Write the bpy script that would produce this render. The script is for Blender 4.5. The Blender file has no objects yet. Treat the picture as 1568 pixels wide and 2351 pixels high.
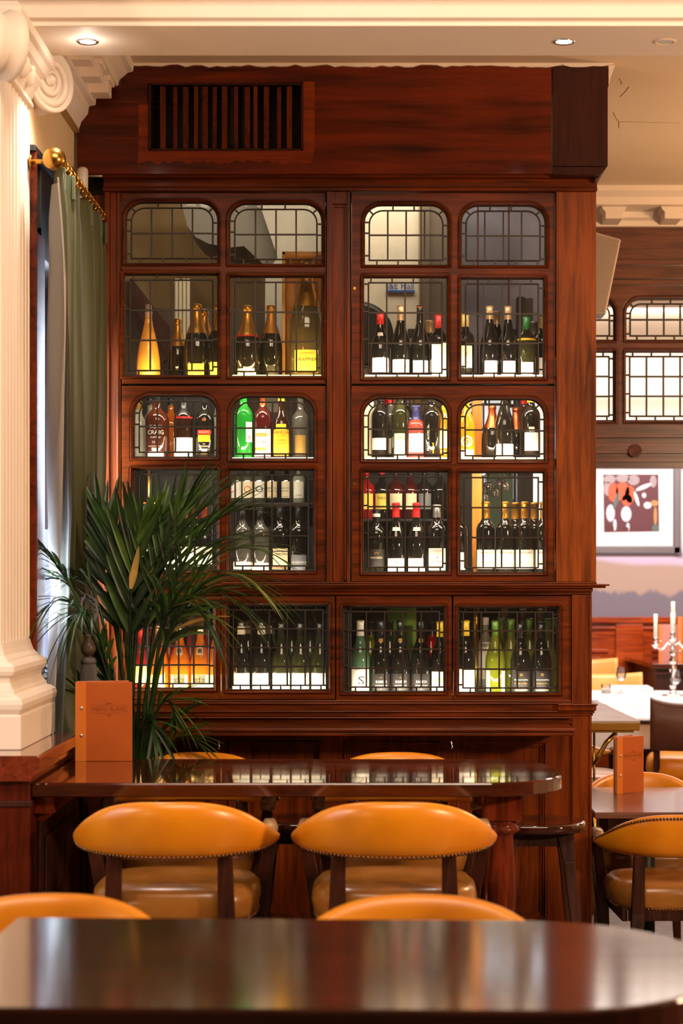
import bpy, bmesh, math, random
from mathutils import Vector, Matrix
random.seed(7)
PI = math.pi
scene = bpy.context.scene
C = scene.collection

# ------------------------------------------------------------------ camera
F = 4500.0            # focal length in pixels of the 1568 x 2351 frame
VX, VY, CH = 850.0, 1310.0, 1.70
cam_d = bpy.data.cameras.new('camera')
cam_d.sensor_fit = 'VERTICAL'; cam_d.sensor_height = 36.0
cam_d.lens = F * 36.0 / 2351.0
cam_d.shift_x = -(VX - 784.0) / 2351.0
cam_d.shift_y = (VY - 1175.5) / 2351.0
cam_d.clip_start = 0.1
cam_d.dof.use_dof = True
cam_d.dof.focus_distance = 7.75
cam_d.dof.aperture_fstop = 4.2
cam = bpy.data.objects.new('camera', cam_d); C.objects.link(cam)
cam.location = (0, 0, CH); cam.rotation_euler = (PI/2, 0, 0)
scene.camera = cam

# ------------------------------------------------------------------ exposure, world, lights
scene.view_settings.view_transform = 'Standard'
scene.view_settings.look = 'None'
scene.view_settings.gamma = 1.0
scene.view_settings.use_curve_mapping = False
scene.view_settings.exposure = 0.0
w = bpy.data.worlds.new('world'); scene.world = w; w.use_nodes = True
w.node_tree.nodes['Background'].inputs[0].default_value = (1.0, 0.62, 0.34, 1)
w.node_tree.nodes['Background'].inputs[1].default_value = 0.10

def area(name, loc, target, sx, sy, power, col, spread=180):
    d = bpy.data.lights.new(name, 'AREA'); d.shape = 'RECTANGLE'; d.size = sx; d.size_y = sy
    d.energy = power; d.color = col; d.spread = math.radians(spread)
    o = bpy.data.objects.new(name, d); C.objects.link(o); o.location = loc
    v = Vector(target) - Vector(loc)
    o.rotation_euler = v.to_track_quat('-Z', 'Y').to_euler()
    return o
def point(name, loc, power, col, r=0.1):
    d = bpy.data.lights.new(name, 'POINT'); d.energy = power; d.color = col; d.shadow_soft_size = r
    o = bpy.data.objects.new(name, d); C.objects.link(o); o.location = loc; return o
def spot(name, loc, target, power, col, ang=60, blend=0.5, r=0.04):
    d = bpy.data.lights.new(name, 'SPOT'); d.energy = power; d.color = col
    d.spot_size = math.radians(ang); d.spot_blend = blend; d.shadow_soft_size = r
    o = bpy.data.objects.new(name, d); C.objects.link(o); o.location = loc
    v = Vector(target) - Vector(loc); o.rotation_euler = v.to_track_quat('-Z', 'Y').to_euler()
    return o
WARM = (1.0, 0.60, 0.30); WARM2 = (1.0, 0.75, 0.55); WARM3 = (1.0, 0.66, 0.40); DAY = (0.72, 0.83, 1.0); WHITE = (1.0, 0.90, 0.78)
point('side_fill_left', (-3.1, 3.6, 2.2), 160, WARM3, 0.16)  # added fill light out of view, brightens soffit and beam from the left
point('side_fill_right', (3.2, 3.8, 2.2), 430, WARM3, 0.16)  # its added counterpart on the right, stronger for the chair backs
area('room_ceiling_light', (0.2, 3.2, 4.6), (0.1, 6.6, 1.3), 3.0, 1.4, 150, WARM2)
point('low_fill_left', (-2.9, 1.2, 1.5), 60, WARM, 0.2)  # another unseen fill, added low behind the camera
area('window_daylight', (-1.62, 7.22, 1.8), (-0.7, 6.8, 1.4), 0.72, 1.7, 330, DAY)
area('side_window_daylight', (-3.6, 4.6, 2.3), (-0.2, 5.6, 1.0), 1.6, 1.8, 45, DAY)
point('dining_room_lamp_right', (2.8, 8.6, 2.7), 110, WARM, 0.18)
area('dining_room_ceiling_light', (2.4, 13.6, 3.6), (2.4, 13.9, 0.0), 3.5, 3.5, 290, (1.0, 0.90, 0.84))
area('dining_room_wall_washer', (2.6, 14.6, 3.55), (2.6, 17.0, 2.2), 5.0, 0.5, 190, (1.0, 0.94, 0.95))
area('service_area_ceiling_light', (-0.2, 8.5, 3.55), (-0.1, 9.3, 2.2), 1.7, 0.3, 14, (1.0, 0.84, 0.62))

# ------------------------------------------------------------------ helpers
def PX(px, Y): return (px - VX) * Y / F
def PZ(py, Y): return CH + (VY - py) * Y / F
def P(px, py, Y): return Vector((PX(px, Y), Y, PZ(py, Y)))

class MB:
    def __init__(s): s.v = []; s.f = []; s.m = []; s.sm = []
    def add(s, vs, fs, mat=0, smooth=False):
        n = len(s.v); s.v += [tuple(v) for v in vs]
        for f in fs: s.f.append([i + n for i in f]); s.m.append(mat); s.sm.append(smooth)
    def box(s, x0, x1, y0, y1, z0, z1, mat=0):
        if x0 > x1: x0, x1 = x1, x0
        if y0 > y1: y0, y1 = y1, y0
        if z0 > z1: z0, z1 = z1, z0
        s.add([(x0,y0,z0),(x1,y0,z0),(x1,y1,z0),(x0,y1,z0),(x0,y0,z1),(x1,y0,z1),(x1,y1,z1),(x0,y1,z1)],
              [(0,3,2,1),(4,5,6,7),(0,1,5,4),(1,2,6,5),(2,3,7,6),(3,0,4,7)], mat)
    def bar(s, a, b, w, d, mat=0, up=(0,1,0), w2=None, d2=None):
        """square bar from a to b, width w (side) and depth d (up)"""
        a = Vector(a); b = Vector(b); t = (b - a).normalized(); u = Vector(up)
        sd = t.cross(u).normalized(); u = sd.cross(t).normalized()
        w2 = w if w2 is None else w2; d2 = d if d2 is None else d2
        vs = []
        for p, ww, dd in ((a, w, d), (b, w2, d2)):
            for i, j in ((-1,-1),(1,-1),(1,1),(-1,1)): vs.append(p + sd*(i*ww/2) + u*(j*dd/2))
        s.add(vs, [(3,2,1,0),(4,5,6,7),(0,1,5,4),(1,2,6,5),(2,3,7,6),(3,0,4,7)], mat)
    def loft(s, loops, mat=0, smooth=True, closed=True, caps=False, ring=False):
        n = len(loops[0]); vs = [p for l in loops for p in l]; fs = []
        L = len(loops)
        for i in range(L if ring else L - 1):
            a = i*n; b = ((i+1) % L)*n
            for j in range(n if closed else n - 1):
                k = (j+1) % n; fs.append((a+j, a+k, b+k, b+j))
        s.add(vs, fs, mat, smooth)
        if caps and not ring:
            s.add(loops[0], [tuple(range(n))[::-1]], mat, False); s.add(loops[-1], [tuple(range(n))], mat, False)
    def lathe(s, prof, c=(0,0,0), seg=20, mat=0, smooth=True, caps=True, sx=1, sy=1):
        loops = [[(c[0] + r*sx*math.cos(2*PI*j/seg), c[1] + r*sy*math.sin(2*PI*j/seg), c[2] + z) for j in range(seg)] for r, z in prof]
        s.loft(loops, mat, smooth, caps=caps)
    def tube(s, pts, r, seg=8, mat=0, caps=True, smooth=True):
        pts = [Vector(p) for p in pts]; n = len(pts)
        rr = r if isinstance(r, (list, tuple)) else [r]*n
        loops = []; u = None
        for i, p in enumerate(pts):
            t = (pts[min(i+1, n-1)] - pts[max(i-1, 0)]).normalized()
            if u is None:
                u = t.orthogonal().normalized()
            else:
                u = (u - t*u.dot(t)); u = u.normalized() if u.length > 1e-6 else t.orthogonal().normalized()
            q = t.cross(u)
            loops.append([p + (u*math.cos(2*PI*j/seg) + q*math.sin(2*PI*j/seg))*rr[i] for j in range(seg)])
        s.loft(loops, mat, smooth, caps=caps)
    def sphere(s, c, r, seg=12, rings=8, mat=0, sc=(1,1,1)):
        prof = []
        loops = []
        for i in range(rings + 1):
            a = -PI/2 + PI*i/rings; rr = max(math.cos(a), 0.02)*r; z = math.sin(a)*r
            loops.append([(c[0]+rr*math.cos(2*PI*j/seg)*sc[0], c[1]+rr*math.sin(2*PI*j/seg)*sc[1], c[2]+z*sc[2]) for j in range(seg)])
        s.loft(loops, mat, True, caps=True)
    def prism(s, poly, axis, a, b, mat=0, smooth=False):
        """poly of 2D points; axis 'y': poly=(x,z) from y=a to b; 'x': poly=(y,z); 'z': poly=(x,y)"""
        def mk(p, t):
            return {'y': (p[0], t, p[1]), 'x': (t, p[0], p[1]), 'z': (p[0], p[1], t)}[axis]
        n = len(poly)
        s.add([mk(p, a) for p in poly] + [mk(p, b) for p in poly], [tuple((i, (i+1) % n, n+(i+1) % n, n+i)) for i in range(n)], mat, smooth)
        s.add([mk(p, a) for p in poly], [tuple(range(n))[::-1]], mat); s.add([mk(p, b) for p in poly], [tuple(range(n))], mat)
    def xf(s, M):
        s.v = [tuple(M @ Vector(v)) for v in s.v]; return s
    def build(s, name, mats, parent=None, bevel=0, seg=2, recalc=True, loc=None):
        me = bpy.data.meshes.new(name)
        me.from_pydata(s.v, [], s.f)
        if not isinstance(mats, (list, tuple)): mats = [mats]
        for m in mats: me.materials.append(m)
        me.polygons.foreach_set('material_index', s.m)
        me.polygons.foreach_set('use_smooth', s.sm)
        if recalc:
            bm = bmesh.new(); bm.from_mesh(me)
            bmesh.ops.remove_doubles(bm, verts=bm.verts, dist=1e-6)
            bmesh.ops.recalc_face_normals(bm, faces=bm.faces); bm.to_mesh(me); bm.free()
        me.update()
        o = bpy.data.objects.new(name, me); C.objects.link(o)
        if loc: o.location = loc
        if parent: o.parent = parent
        if bevel:
            md = o.modifiers.new('bevel', 'BEVEL'); md.width = bevel; md.segments = seg; md.limit_method = 'ANGLE'; md.angle_limit = math.radians(40)
        return o

def thing(name, label, cat, loc=(0,0,0), rz=0, group=None):
    o = bpy.data.objects.new(name, None); C.objects.link(o); o.empty_display_size = 0.05
    o.location = loc; o.rotation_euler = (0, 0, rz); o['label'] = label; o['category'] = cat
    if group: o['group'] = group
    return o
def tag(o, label, cat, group=None, kind=None):
    o['label'] = label; o['category'] = cat
    if group: o['group'] = group
    if kind: o['kind'] = kind
    return o
def struct(o): o['kind'] = 'structure'; return o
def dup(root, loc, rz, label=None, group=None):
    r = root.copy(); C.objects.link(r); r.location = loc; r.rotation_euler = (0, 0, rz)
    if label: r['label'] = label
    if group: r['group'] = group
    for ch in list(root.children):
        c = ch.copy(); C.objects.link(c); c.parent = r
        for g in ch.children:
            d = g.copy(); C.objects.link(d); d.parent = c
    return r

# ------------------------------------------------------------------ materials
def lin(c):
    return tuple(((v/255)/12.92 if v/255 <= 0.04045 else ((v/255 + 0.055)/1.055)**2.4) for v in c)
def rgb(r, g, b): return lin((r, g, b)) + (1,)
def newmat(name):
    m = bpy.data.materials.new(name); m.use_nodes = True; nt = m.node_tree
    return m, nt, nt.nodes['Principled BSDF']
def setp(b, **k):
    for kk, v in k.items():
        b.inputs[kk.replace('_', ' ')].default_value = v
def plain(name, col, rough=0.5, metal=0.0, noise=0.06, scale=30, coat=0.0, spec=0.5, sheen=0.0):
    """flat colour with a slight procedural mottling"""
    m, nt, b = newmat(name)
    n = nt.nodes.new('ShaderNodeTexNoise'); n.inputs['Scale'].default_value = scale; n.inputs['Detail'].default_value = 3
    tc = nt.nodes.new('ShaderNodeTexCoord'); nt.links.new(tc.outputs['Object'], n.inputs['Vector'])
    mx = nt.nodes.new('ShaderNodeMix'); mx.data_type = 'RGBA'
    mx.inputs[6].default_value = tuple(max(0, c*(1-noise*2)) for c in col[:3]) + (1,)
    mx.inputs[7].default_value = tuple(min(1, c*(1+noise*2)) for c in col[:3]) + (1,)
    nt.links.new(n.outputs['Fac'], mx.inputs[0]); nt.links.new(mx.outputs[2], b.inputs['Base Color'])
    setp(b, Roughness=rough, Metallic=metal, Coat_Weight=coat)
    b.inputs['Specular IOR Level'].default_value = spec
    if sheen: b.inputs['Sheen Weight'].default_value = sheen
    return m
def wood(name, dark, light, grain='z', rough=0.36, coat=0.04, scale=1.0, spec=0.18):
    m, nt, b = newmat(name); N = nt.nodes.new; L = nt.links.new
    tc = N('ShaderNodeTexCoord'); mp = N('ShaderNodeMapping')
    s = {'x': (1.2, 16, 16), 'y': (16, 1.2, 16), 'z': (16, 16, 1.2)}[grain]
    mp.inputs['Scale'].default_value = tuple(v*scale for v in s)
    L(tc.outputs['Object'], mp.inputs['Vector'])
    n1 = N('ShaderNodeTexNoise'); n1.inputs['Scale'].default_value = 2.2; n1.inputs['Detail'].default_value = 7; n1.inputs['Roughness'].default_value = 0.65
    n1.inputs['Distortion'].default_value = 0.5
    L(mp.outputs[0], n1.inputs['Vector'])
    n2 = N('ShaderNodeTexNoise'); n2.inputs['Scale'].default_value = 2.0; n2.inputs['Detail'].default_value = 2
    L(tc.outputs['Object'], n2.inputs['Vector'])
    ad = N('ShaderNodeMath'); ad.operation = 'MULTIPLY_ADD'; ad.inputs[1].default_value = 0.45; ad.inputs[2].default_value = -0.2
    L(n2.outputs['Fac'], ad.inputs[0])
    a2 = N('ShaderNodeMath'); a2.operation = 'ADD'; L(n1.outputs['Fac'], a2.inputs[0]); L(ad.outputs[0], a2.inputs[1])
    cr = N('ShaderNodeValToRGB'); cr.color_ramp.elements[0].position = 0.33; cr.color_ramp.elements[1].position = 0.70
    cr.color_ramp.elements[0].color = dark; cr.color_ramp.elements[1].color = light
    L(a2.outputs[0], cr.inputs[0]); L(cr.outputs[0], b.inputs['Base Color'])
    bp = N('ShaderNodeBump'); bp.inputs['Strength'].default_value = 0.12; bp.inputs['Distance'].default_value = 0.002
    L(n1.outputs['Fac'], bp.inputs['Height']); L(bp.outputs[0], b.inputs['Normal'])
    setp(b, Roughness=rough, Coat_Weight=coat, Coat_Roughness=0.12)
    b.inputs['Specular IOR Level'].default_value = spec
    return m
def glowglass(name, col, trans=0.6, rough=0.08):
    """coloured liquid-filled glass that lets the shelf light through"""
    m, nt, b = newmat(name); N = nt.nodes.new; L = nt.links.new
    tr = N('ShaderNodeBsdfTranslucent'); tr.inputs[0].default_value = col
    setp(b, Base_Color=col, Roughness=rough); b.inputs['Coat Weight'].default_value = 0.8
    mx = N('ShaderNodeMixShader'); mx.inputs[0].default_value = trans
    L(b.outputs[0], mx.inputs[1]); L(tr.outputs[0], mx.inputs[2])
    L(mx.outputs[0], nt.nodes['Material Output'].inputs[0]); return m
def clearglass(name, tint=(1,1,1,1), f=0.10, rough=0.02, wavy=0.0, dust=0.0):
    """thin pane: see-through plus a reflection that grows towards grazing"""
    m, nt, b = newmat(name); nt.nodes.remove(b); N = nt.nodes.new; L = nt.links.new
    t = N('ShaderNodeBsdfTransparent'); t.inputs[0].default_value = tint
    g = N('ShaderNodeBsdfGlossy'); g.inputs['Roughness'].default_value = rough
    lw = N('ShaderNodeFresnel'); lw.inputs[0].default_value = 1.45
    mp = N('ShaderNodeMath'); mp.operation = 'MULTIPLY_ADD'; mp.inputs[1].default_value = 1.0; mp.inputs[2].default_value = f - 0.04
    L(lw.outputs[0], mp.inputs[0])
    if wavy:
        tc = N('ShaderNodeTexCoord'); n = N('ShaderNodeTexNoise'); n.inputs['Scale'].default_value = 14
        L(tc.outputs['Object'], n.inputs['Vector'])
        bp = N('ShaderNodeBump'); bp.inputs['Strength'].default_value = wavy; bp.inputs['Distance'].default_value = 0.004
        L(n.outputs['Fac'], bp.inputs['Height']); L(bp.outputs[0], g.inputs['Normal'])
    mx = N('ShaderNodeMixShader'); L(mp.outputs[0], mx.inputs[0]); L(t.outputs[0], mx.inputs[1]); L(g.outputs[0], mx.inputs[2]); out = mx
    if dust:
        df = N('ShaderNodeBsdfTranslucent'); df.inputs[0].default_value = (0.8, 0.78, 0.74, 1); d2 = N('ShaderNodeBsdfDiffuse'); d2.inputs[0].default_value = (0.8, 0.78, 0.74, 1)
        a_ = N('ShaderNodeMixShader'); L(df.outputs[0], a_.inputs[1]); L(d2.outputs[0], a_.inputs[2])
        tc = N('ShaderNodeTexCoord'); n = N('ShaderNodeTexNoise'); n.inputs['Scale'].default_value = 7; n.inputs['Detail'].default_value = 6; L(tc.outputs['Object'], n.inputs['Vector'])
        r = N('ShaderNodeMapRange'); r.inputs[1].default_value = 0.3; r.inputs[2].default_value = 0.8; r.inputs[3].default_value = dust*0.3; r.inputs[4].default_value = dust*1.6; L(n.outputs['Fac'], r.inputs[0])
        o_ = N('ShaderNodeMixShader'); L(r.outputs[0], o_.inputs[0]); L(mx.outputs[0], o_.inputs[1]); L(a_.outputs[0], o_.inputs[2]); out = o_
    L(out.outputs[0], nt.nodes['Material Output'].inputs[0]); return m
def emit(name, col, s):
    m, nt, b = newmat(name); setp(b, Base_Color=col); b.inputs['Emission Color'].default_value = col; b.inputs['Emission Strength'].default_value = s
    return m

M = {}
M['wood_v'] = wood('mahogany_vertical', rgb(54, 19, 3), rgb(124, 53, 8), 'z')
M['wood_h'] = wood('mahogany_horizontal', rgb(50, 18, 3), rgb(116, 48, 8), 'x')
M['wood_side'] = wood('mahogany_along_wall', rgb(56, 17, 6), rgb(112, 42, 14), 'y')
M['wood_pillar'] = wood('brown_mahogany', rgb(66, 27, 4), rgb(142, 68, 11), 'z', rough=0.40)
M['wood_frieze'] = wood('old_mahogany_board', rgb(48, 14, 4), rgb(110, 38, 10), 'x', rough=0.42, coat=0.15, scale=0.6)
M['wood_dark'] = wood('dark_board', rgb(38, 16, 11), rgb(66, 30, 20), 'z', rough=0.5, coat=0.1)
M['wood_black'] = plain('blackened_wood', rgb(20, 13, 11), 0.6)
M['table'] = wood('polished_mahogany_top', rgb(34, 11, 4), rgb(78, 28, 9), 'x', rough=0.07, coat=0.8, scale=0.7, spec=0.5)
M['table'].node_tree.nodes['Principled BSDF'].inputs['Coat Roughness'].default_value = 0.04
M['table_near'] = wood('worn_mahogany_top', rgb(34, 11, 4), rgb(78, 28, 9), 'x', rough=0.12, coat=0.8, scale=0.7, spec=0.5)
M['table_near'].node_tree.nodes['Principled BSDF'].inputs['Coat Roughness'].default_value = 0.10
M['leg_wood'] = wood('turned_mahogany', rgb(60, 20, 10), rgb(130, 52, 24), 'z', rough=0.25)
M['chair_wood'] = wood('dark_walnut', rgb(34, 18, 14), rgb(74, 38, 26), 'z', rough=0.35)
M['stool_wood'] = wood('dark_stained_stool', rgb(40, 22, 18), rgb(72, 42, 34), 'z', rough=0.42)
M['cream'] = plain('cream_plaster', rgb(230, 214, 198), 0.6, noise=0.02, scale=8)
M['cream_wall'] = plain('beige_wall_paint', rgb(226, 200, 160), 0.75, noise=0.02, scale=5)
M['ceiling'] = plain('ceiling_paint', rgb(222, 200, 172), 0.8, noise=0.015, scale=3)
M['crack'] = plain('crack_shadow_line', rgb(150, 120, 90), 0.8)
M['black'] = plain('black', rgb(12, 11, 12), 0.5)
M['brass'] = plain('antique_brass', rgb(196, 150, 70), 0.24, 1.0, 0.04, 20)
M['lead'] = plain('lead_came', rgb(58, 50, 42), 0.42, 0.6)
M['chrome'] = plain('chrome', rgb(200, 200, 200), 0.15, 1.0)
M['silver'] = plain('silver_plate', rgb(225, 222, 220), 0.18, 1.0)
M['glass'] = clearglass('leaded_glass', (0.93, 0.93, 0.90, 1), 0.04, 0.03, 0.10, 0.02)
M['glass_far'] = clearglass('far_window_glass', (0.95, 0.95, 0.93, 1), 0.06, 0.05)
M['glass_drink'] = clearglass('drinking_glass', (0.93, 0.93, 0.95, 1), 0.14)
# ------------------------------------------------------------------ floor, ceiling, beam, walls
def floor_mat():
    m, nt, b = newmat('herringbone_floor'); N = nt.nodes.new; L = nt.links.new
    tc = N('ShaderNodeTexCoord'); mp = N('ShaderNodeMapping'); mp.inputs['Rotation'].default_value = (0, 0, 0.8); mp.inputs['Scale'].default_value = (1, 1, 1)
    L(tc.outputs['Object'], mp.inputs[0])
    br = N('ShaderNodeTexBrick'); br.inputs['Scale'].default_value = 5.0; br.inputs['Mortar Size'].default_value = 0.012
    br.inputs['Color1'].default_value = rgb(132, 104, 92); br.inputs['Color2'].default_value = rgb(104, 78, 66); br.inputs['Mortar'].default_value = rgb(50, 34, 28)
    L(mp.outputs[0], br.inputs[0])
    n = N('ShaderNodeTexNoise'); n.inputs['Scale'].default_value = 9; n.inputs['Detail'].default_value = 6; L(mp.outputs[0], n.inputs[0])
    mx = N('ShaderNodeMix'); mx.data_type = 'RGBA'; mx.blend_type = 'MULTIPLY'; mx.inputs[0].default_value = 0.6
    L(br.outputs[0], mx.inputs[6]); L(n.outputs['Color'], mx.inputs[7]); L(mx.outputs[2], b.inputs['Base Color'])
    b.inputs['Roughness'].default_value = 0.38; return m
f = MB(); f.box(-4.5, 7, -2, 17.3, -0.1, 0); struct(f.build('floor', floor_mat()))
CE = 3.665
c = MB(); c.box(-1.6, 7, 6.75, 17.3, CE, CE+0.1); struct(c.build('ceiling', M['ceiling']))
c = MB()     # hairline cracks in the ceiling paint
for pts in (((1422, 180), (1428, 190), (1424, 193)), ((1444, 199), (1436, 210), (1424, 222)), ((1408, 258), (1414, 270), (1421, 279), (1421, 294)), ((1421, 279), (1500, 281), (1560, 282))):
    ln = [((px-VX)*(CE-CH)/(VY-py), F*(CE-CH)/(VY-py), CE) for px, py in pts]; c.tube(ln, 0.0016, 4)
struct(c.build('trim_13', M['crack']))
# beam across the top, with moulded front edge
bm_ = MB()
SO = 3.46; Y1 = 6.336; Y2 = 6.70
bm_.prism([(Y1, SO), (Y2, SO), (Y2, 4.3), (Y1-0.06, 4.3), (Y1-0.06, 3.56), (Y1-0.045, 3.545), (Y1-0.02, 3.54), (Y1-0.02, SO+0.022), (Y1, SO+0.016)], 'x', -4.0, 7)
struct(bm_.build('trim_1', M['cream'], bevel=0.003))
t = MB(); t.box(-4.0, 7, Y1-0.075, Y1-0.055, 3.549, 3.556); struct(t.build('trim_2', M['crack']))
# plaster strip between beam and cabinet
# left wall above and beside the window recess
LW = -1.15
wl = MB()
wl.box(LW-0.12, LW, 6.62, 8.4, 3.135, CE)
struct(wl.build('wall_left', M['cream_wall']))
wp = MB()
wp.box(LW-0.12, LW, 6.86, 8.4, 2.80, 3.135)      # dark panelling over the window
wp.box(LW-0.12, LW+0.02, 6.62, 8.4, 3.118, 3.14)
wp.box(LW-0.5, LW, 6.5, 8.4, 0, 0.86)
struct(wp.build('wall_panel_left', M['wood_black'], bevel=0.004))
cs = MB()
cs.box(LW-0.12, LW+0.012, 6.66, 6.86, 0.83, 2.86)
cs.box(LW-0.02, LW+0.02, 6.64, 6.66, 0.83, 3.13)
struct(cs.build('trim_3', M['wood_side'], bevel=0.004))
cs = MB(); cs.box(LW-0.12, LW-0.004, 6.50, 6.64, 0.83, 3.13); struct(cs.build('trim_4', M['cream_wall']))
# window in the recess: frame, mullions, pane, jambs
wn = MB()
x = LW-0.34
wn.box(x, x+0.05, 6.86, 6.93, 0.86, 2.85); wn.box(x, x+0.05, 7.56, 7.64, 0.86, 2.85)
wn.box(x, x+0.05, 6.86, 7.64, 2.76, 2.85); wn.box(x, x+0.05, 6.86, 7.64, 0.86, 0.95); wn.box(x, x+0.05, 7.23, 7.27, 0.9, 2.8)
wn.box(x, x+0.04, 6.9, 7.6, 2.10, 2.14)
win = struct(wn.build('window_1', plain('window_frame_grey', rgb(120, 122, 140), 0.5)))
g = MB(); g.box(x+0.015, x+0.02, 6.9, 7.6, 0.9, 2.8); struct(g.build('window_pane', M['glass'], win))
jb = MB()
jb.box(LW-0.34, LW-0.002, 7.64, 7.70, 0.86, 2.9); jb.box(LW-0.34, LW-0.002, 6.86, 6.88, 0.86, 2.9)
jb.box(LW-0.34, LW-0.002, 6.86, 7.64, 2.82, 2.9); jb.box(LW-0.4, LW-0.002, 6.86, 7.7, 0.82, 0.86)
for z0, z1 in ((1.0, 1.75), (1.82, 2.75)):
    jb.box(LW-0.30, LW-0.05, 7.625, 7.64, z0, z1)
struct(jb.build('window_reveal', plain('brown_black_jamb', rgb(40, 31, 32), 0.9, spec=0.05)))
jb = MB(); jb.box(LW-0.30, LW-0.05, 7.618, 7.63, 0.95, 1.86); jb.box(LW-0.26, LW-0.09, 7.612, 7.62, 1.02, 1.72)
struct(jb.build('window_reveal_panel', plain('grey_painted_jamb', rgb(84, 84, 98), 0.95, spec=0.0)))
# cornice on the left wall
prof = [(LW, 3.41), (LW+0.02, 3.41), (LW+0.03, 3.44), (LW+0.055, 3.47), (LW+0.06, 3.50), (LW+0.085, 3.505), (LW+0.09, 3.575), (LW+0.17, 3.58), (LW+0.175, 3.60), (LW+0.21, 3.63), (LW+0.23, 3.635), (LW+0.235, CE), (LW, CE)]
cn = MB(); cn.prism(prof, 'y', 6.62, 7.70)
for k in range(4):
    y = 6.72 + k*0.24
    cn.box(LW+0.05, LW+0.155, y, y+0.10, 3.515, 3.58); cn.box(LW+0.05, LW+0.165, y-0.01, y+0.11, 3.56, 3.58)
struct(cn.build('trim_5', M['cream'], bevel=0.002))
t = MB(); t.box(LW, LW+0.022, 6.62, 7.7, 3.398, 3.41); struct(t.build('trim_6', plain('gilded_line', rgb(150, 110, 50), 0.5)))

# dwarf wall with its capping, left of the table
dw = MB()
DX = -1.02; DZ = 1.147; DY = 5.88
dw.box(-2.4, DX, DY, 8.0, 0.16, DZ-0.078)
dw.box(-2.4, DX+0.012, DY-0.02, 8.0, 0, 0.16)
struct(dw.build('wall_dwarf', wood('dark_dwarf_wall_mahogany', rgb(44, 13, 5), rgb(92, 30, 10), 'z', rough=0.25, coat=0.3), bevel=0.004))
d2 = MB()
for yy in (6.0, 6.9):                            # fielded panels on the face towards the table
    d2.box(DX, DX+0.012, yy, yy+0.78, 0.28, 0.94); d2.box(DX+0.012, DX+0.02, yy+0.06, yy+0.72, 0.34, 0.88)
d2.box(-2.4, DX+0.006, DY-0.005, 8.0, 0.99, 1.01)
struct(d2.build('trim_7', M['wood_dark'], bevel=0.004))
cp = MB()
cp.prism([(-2.4, DZ-0.078), (DX+0.008, DZ-0.078), (DX+0.012, DZ-0.07), (DX+0.02, DZ-0.058), (DX+0.022, DZ-0.04), (DX+0.034, DZ-0.036), (DX+0.036, DZ-0.006), (DX+0.03, DZ), (-2.4, DZ)], 'y', DY-0.03, 8.0)
cpo = cp.build('trim_8', wood('polished_capping', rgb(60, 20, 11), rgb(120, 48, 24), 'y', rough=0.10, coat=0.8, spec=0.5), bevel=0.004); struct(cpo)

# right side: partition with leaded windows over an opening, far wall with mural
FY = 10.28
def far(px): return PX(px, FY)
def farz(py): return PZ(py, FY)
def rrect(x0, x1, z0, z1, r, k=6, rb=None):
    """closed loop (x,z): starts bottom-left, counter-clockwise; top corners radius r, bottom corners rb"""
    rb = 0.0006 if rb is None else rb; pts = []
    for cx, cz, rr, a0 in ((x0+rb, z0+rb, rb, 180), (x1-rb, z0+rb, rb, 270), (x1-r, z1-r, r, 0), (x0+r, z1-r, r, 90)):
        for i in range(k+1):
            a = math.radians(a0 + 90*i/k); pts.append((cx + rr*math.cos(a), cz + rr*math.sin(a)))
    return pts
def rect_match(x0, x1, z0, z1, loop_n, k=6):
    """points on a rectangle matching rrect's corner groups"""
    pts = []
    for (cx, cz, d1, d2) in ((x0, z0, (0, 1), (1, 0)), (x1, z0, (-1, 0), (0, 1)), (x1, z1, (0, -1), (-1, 0)), (x0, z1, (1, 0), (0, -1))):
        s = 0.02
        for i in range(k+1):
            t = (i - k/2)/(k/2)
            if t < 0: pts.append((cx + d1[0]*s*-t, cz + d1[1]*s*-t))
            else: pts.append((cx + d2[0]*s*t, cz + d2[1]*s*t))
    return pts
def window_cell(mb, cell, op, r, y, depth=0.036, mw=0.014, mat=0, bead_mat=0):
    """wood round one opening: flat cell with a moulded, rounded-top opening"""
    k = 6; cx0, cx1, cz0, cz1 = cell; x0, x1, z0, z1 = op
    loops = [[(p[0], y + depth, p[1]) for p in rect_match(*cell, 0)], [(p[0], y, p[1]) for p in rect_match(*cell, 0)]]
    def L(o, dy):
        return [(p[0], y + dy, p[1]) for p in rrect(x0-o, x1+o, z0-o, z1+o, max(r+o, 0.002) if r > 0.003 else 0.002+max(o, 0), k, 0.0015+max(o, 0)*0.3)]
    loops.append(L(mw, 0)); 
    mb.loft(loops, mat, False)
    mb.loft([L(mw, 0), L(mw, 0.004), L(mw*0.8, 0.004), L(mw*0.72, -0.002), L(mw*0.5, -0.006), L(mw*0.3, -0.002), L(mw*0.25, 0.006), L(mw*0.12, 0.010), L(0, 0.012), L(0, depth)], bead_mat, False)
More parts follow.
